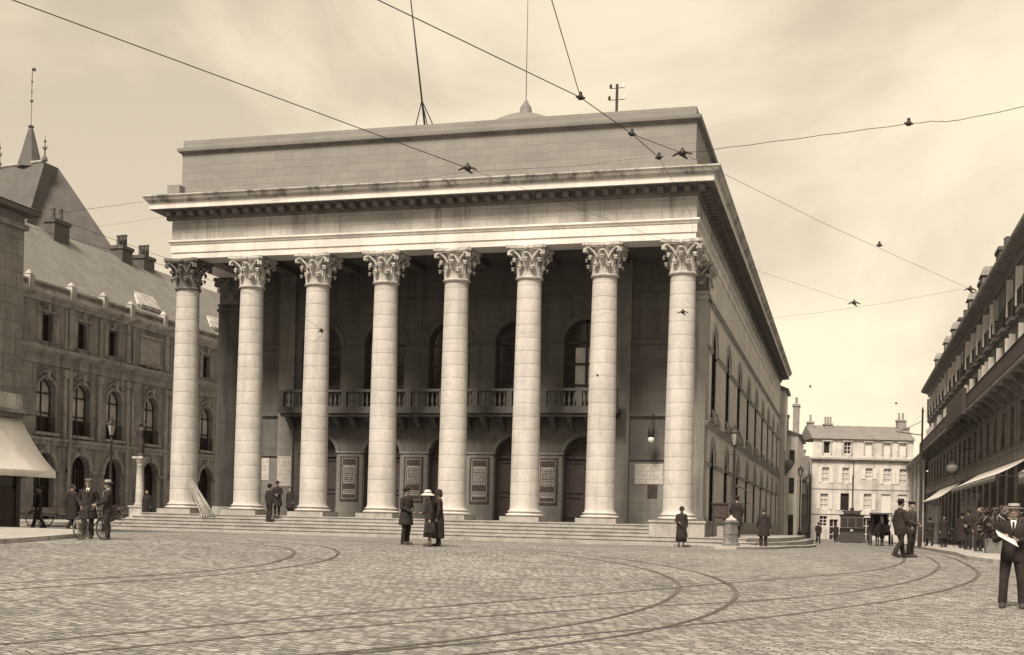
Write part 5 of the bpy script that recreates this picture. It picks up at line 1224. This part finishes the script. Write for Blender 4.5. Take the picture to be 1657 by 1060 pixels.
q=MB(); q.box(-.18,.18,.2,.5,2.95,3.2); q.path([(0,3,2.92),(0,3,3.2),(0,5,6.4)],.04,6); q.build('trolley_pole',M_iron,tm)
for y in(2.2,5.6):
    for s in(-1,1): wheel(tm,s*.75,y,.4,.4,'x',8,M_iron,.09)
# ------------------------------------------------------------ horses and carriages
def horse(x,y,rz,label,grp,sc=1.0):
    r=root('horse',label,'horse',grp,(x,y,GZ(x,y)),rz)
    q=MB()   # faces -Y
    q.path([(0,.95,1.15),(0,.8,1.18),(0,.45,1.2),(0,0,1.17),(0,-.4,1.2),(0,-.62,1.2),(0,-.75,1.22)],[.15,.27,.29,.30,.30,.25,.14],14,True,1.12)
    q.path([(0,-.55,1.25),(0,-.8,1.55),(0,-.98,1.85),(0,-1.05,1.95)],[.24,.17,.13,.11],12,True,1.3)
    q.path([(0,-.98,1.98),(0,-1.12,1.93),(0,-1.32,1.72),(0,-1.45,1.56),(0,-1.49,1.52)],[.09,.125,.10,.075,.05],10)
    for s in(-1,1):
        q.path([(s*.06,-1.0,2.0),(s*.075,-.99,2.10),(s*.07,-1.0,2.16)],[.035,.028,.008],6)
        cap_path(q,[(s*.17,-.5,1.05),(s*.17,-.55,.80),(s*.16,-.52,.50),(s*.16,-.53,.20),(s*.16,-.56,.10)],[.13,.085,.055,.042,.055])
        q.path([(s*.16,-.56,.10),(s*.16,-.60,.02)],[.06,.075],8)
        cap_path(q,[(s*.17,.75,1.08),(s*.18,.62,.80),(s*.17,.88,.52),(s*.17,.80,.20),(s*.17,.78,.10)],[.19,.12,.062,.045,.055])
        q.path([(s*.17,.78,.10),(s*.17,.73,.02)],[.06,.075],8)
    b=q.build('body',M_horse,r); remesh(b,.03,3)
    q=MB(); q.path([(0,.98,1.28),(0,1.12,1.15),(0,1.12,.7),(0,1.08,.5)],[.05,.08,.08,.02],8); q.build('tail',M_hair,r,smooth=True)
    q=MB(); q.path([(0,-.96,2.05),(0,-.82,1.85),(0,-.62,1.55),(0,-.5,1.42)],[.03,.06,.06,.03],6); q.build('mane',M_hair,r,smooth=True)
    q=MB(); 
    for s in(-1,1): q.path([(s*.33,-.5,1.15),(s*.34,.1,1.0),(s*.36,1.2,.9)],.02,5)
    q.lathe((0,0,0),[(.30,-.04),(.33,0),(.30,.04)],14,False); q.build('harness',M_wood,r)
    r.scale=(sc,)*3; return r
horse(9.75,33.4,R(4),'dark harnessed horse facing the square in front of the roofed carriage','carriage horses')
def carriage(x,y,rz,label,grp,sc=1,top=True):
    r=root('carriage',label,'carriage',grp,(x,y,GZ(x,y)),rz)
    q=MB(); q.hexa([(-.5,0,.75),(.5,0,.75),(.5,1.5,.7),(-.5,1.5,.7)],[(-.62,-.1,1.3),(.62,-.1,1.3),(.62,1.7,1.35),(-.62,1.7,1.35)]); q.box(-.5,.5,-.6,.0,.95,1.05); q.hexa([(-.5,-.75,.95),(.5,-.75,.95),(.5,-.6,.95),(-.5,-.6,.95)],[(-.5,-.85,1.5),(.5,-.85,1.5),(.5,-.78,1.5),(-.5,-.78,1.5)]); q.build('body',M_tram,r)
    q=MB(); q.hexa([(-.72,-.5,2.25),(.72,-.5,2.25),(.72,1.8,2.25),(-.72,1.8,2.25)],[(-.68,-.4,2.36),(.68,-.4,2.36),(.68,1.7,2.36),(-.68,1.7,2.36)]); q.build('roof',M_wood,r)
    q=MB()
    for a in(-.6,.6):
        for b_ in(-.3,1.65): q.path([(a,b_,1.3),(a*1.08,b_,2.25)],.025,5)
    q.box(-.6,.6,1.6,1.66,1.3,2.25); q.build('roof_posts',M_wood,r)
    for a in(-.72,.72): wheel(r,a,-.35,.42,.42,'x',10,M_wood,.06); wheel(r,a,1.35,.55,.55,'x',12,M_wood,.06)
    q=MB()
    for a in(-.38,.38): q.path([(a,-.3,.75),(a,-1.5,.95),(a*.9,-2.9,1.0)],.03,6)
    q.build('shafts',M_wood,r); r.scale=(sc,)*3; return r
carriage(9.9,35.6,R(4),'dark roofed horse carriage waiting at the right side of the street','horse carriages in the street')
carriage(10.25,66,R(0),'smaller dark carriage farther away to the right of the tram','horse carriages in the street',.95)
person((9.9,35.4,GZ(9.9,35.4)+.55),R(5),'coachman in dark coat seated on the roofed carriage','sit',1.7,'coat','bowler',vox=.02,hem=.8)
# ------------------------------------------------------------ roof poles
def flagpole(base,top,r0,label,tripod=False):
    b=Vector(base); t=Vector(top); r=root('roof_mast',label,'mast',None,b,world=True)
    q=MB(); q.path([b,b.lerp(t,.5),t],[r0,r0*.8,r0*.5],8); q.build('pole',M_iron,r,smooth=True)
    if tripod:
        q=MB(); k=b.lerp(t,.215)
        for dx,dy in((-.72,-.1),(.72,-.1),(0,.8)): q.path([k,(b.x+dx,b.y+dy,b.z)],.03,5)
        q.build('stay',M_iron,r)
    return r
flagpole((-13.97,4,19.4),(-15.3,4,28.8),.055,'dark mast on a tripod behind the left half of the parapet',True)
flagpole((-10.85,12,23.7),(-10.9,12,32.5),.022,'thin tall rod rising from the roof lantern')
an=root('insulator_frame','small telephone pole with insulators behind the right half of the parapet','telephone pole',loc=(-4.4,6,18.1))
q=MB(); q.path([(0,0,0),(0,0,4.15)],.07,8)
for z,w in((3.95,.34),(3.35,.40)): q.path([(-w,0,z),(w,0,z)],.022,5)
q.build('pole',M_wood,an); 
for z,w in((3.95,.33),(3.35,.39)):
    for s in(-1,1):
        q=MB(); q.lathe((s*w,0,z),[(.05,0),(.07,.08),(.07,.16),(.03,.22)],8); q.build('insulator',M_globe if s>0 else M_iron,an)
# ------------------------------------------------------------ overhead wires
def wire(pts,label,r=.013,sag=.0):
    P=[Vector(p) for p in pts]; Q=[]
    if len(P)>3: P=crom(P,5)
    for a,b in zip(P[:-1],P[1:]):
        n=max(2,int((b-a).length/1.5))
        for i in range(n): t=i/n; Q.append(a.lerp(b,t)-Vector((0,0,sag*4*t*(1-t))))
    Q.append(P[-1]); q=MB(); q.path(Q,r,6); o=q.build('overhead_wire',M_iron,smooth=True); return tag(o,label,'wire','overhead wires')
Z=4.9
wire([(-2.9,-49.9,Z),(2.05,-38.35,Z)],'long trolley wire crossing the upper left of the view in front of the cornice',.0055)
wire([(2.05,-38.35,Z),(3.9,-34.08,Z),(7.39,-26.92,Z)],'fine trolley wire from the cornice clamp down across the last capitals',.0024)
wire([(1.2,-47.5,Z),(2.88,-43.8,Z)],'upper end of the trolley wire entering at the top centre',.0055)
wire([(2.88,-43.8,Z),(4.21,-40.81,Z),(4.57,-39.38,Z)],'trolley wire crossing the parapet right of the antenna',.0055)
wire([(4.57,-39.38,Z),(4.76,-38.33,Z)],'short trolley wire between two round clamps before the attic',.0055)
wire([(4.76,-38.33,Z),(4.75,-34.5,Z),(3.9,-30.3,Z),(1.6,-26.2,Z),(-2.5,-22.5,Z),(-9,-20,Z)],'fine trolley wire curving down over the frieze to the corner capital',.0022)
wire([(4.57,-39.38,Z),(5.09,-38.46,Z)],'short trolley wire leading to the winged clamp before the attic',.0045)
wire([(5.09,-38.46,Z),(6.87,-34.25,Z),(9.68,-28.18,Z)],'trolley wire branching past the corner of the cornice towards the right houses',.0028)
wire([(9.68,-28.18,Z),(10.4,-22,Z),(10.6,-12,Z),(10.4,5,Z),(9.6,40,Z)],'faint trolley wire over the outer street track beside the right houses',.0018)
wire([(4.7,-47.5,5.0),(4.5,-43.44,Z),(4.21,-40.81,Z)],'short feeder wire dropping from the top centre of the view',.005)
wire([(5.09,-38.46,Z),(7.93,-39.12,Z),(9.19,-39.49,Z),(15.6,-41,5.6)],'span wire with an insulator running off to the right over the sky',.004,.008)
wire([(5.09,-38.46,Z),(2.05,-38.35,Z-.05),(-22.2,-30,5.6)],'faint span wire stretched low across the theatre front',.0016,.05)
wire([(-7.4,-40,Z),(-5.88,-31.39,Z),(-6.44,-24.64,Z),(-9.4,-21,Z),(-12.5,-20.3,Z)],'trolley wire above the left curve crossing the second column',.0035)
wire([(-21.8,-15.55,11.0),(-26.85,-1.7,15.3)],'thin wire from the left corner roof to the end of the cornice',.008)
wire([(-21.85,-15.6,10.9),(-25.6,-1.0,12.5)],'thin wire from the left corner roof to the first capital',.008)
wire([(.9,-1.0,12.0),(4.0,-24.6,Z),(9.5,-28.2,Z)],'thin span wire dropping from the corner capital to the trolley wires',.0025,.1)
def hanger(x,y,z,rz,label,big=True):
    r=root('wire_hanger',label,'wire hanger','trolley wire hangers',(x,y,z),rz)
    q=MB()
    if big:
        q.lathe((0,0,0),[(.02,-.05),(.055,-.04),(.07,0),(.06,.04),(.03,.07),(.02,.1)],12)
        for s in(-1,1): q.path([(s*.05,0,.01),(s*.11,0,.0),(s*.17,0,-.035),(s*.20,0,-.03)],[.022,.024,.014,.008],6)
        q.path([(0,0,-.04),(.06,.03,-.08),(.1,.03,-.10)],[.02,.022,.012],6)
    else:
        q.lathe((0,0,0),[(.015,-.04),(.045,-.03),(.05,.01),(.03,.05),(.015,.06)],10); q.path([(-.08,0,0),(.08,0,0)],.016,6)
    q.build('clamp',M_iron,r,smooth=True); 
    q=MB(); q.ell((0,0,.07),.03,.03,.03,8,5); q.build('insulator',M_iron,r,smooth=True); r.scale=(.72,)*3
    return r
for x,y,b,lab in [(2.05,-38.35,1,'large winged wire clamp in front of the middle of the cornice'),(5.09,-38.46,1,'large winged wire clamp in front of the right end of the attic'),
 (4.76,-38.33,0,'round wire clamp just left of the winged one at the cornice corner'),(4.57,-39.38,0,'round wire clamp where the two wires part in front of the attic'),(4.21,-40.81,0,'wire clamp seen above the parapet where the feeder joins'),
 (7.93,-39.12,0,'insulator knob on the span wire in the right sky'),(7.39,-26.92,1,'winged wire hanger alone in the sky right of the theatre'),(9.68,-28.18,1,'winged wire hanger near the roof of the right houses'),
 (6.01,-10.18,0,'tiny wire hanger in the sky beyond the end of the cornice'),(9.2,-3.92,0,'tiny wire hanger in the sky above the far house chimneys'),(-6.44,-24.64,1,'winged wire hanger in front of the third column'),
 (3.52,-26.24,1,'winged wire hanger in front of the upper part of the last column'),(-.98,-14.03,0,'small wire hanger in front of the seventh column above the balcony'),(7.77,-32.53,0,'faint knob on the wire high in the right sky')]:
    hanger(x,y,4.9,R(random.Random(x).uniform(-40,40)),lab,b)
for o in bpy.data.objects:
    if '_w' in o: del o['_w']
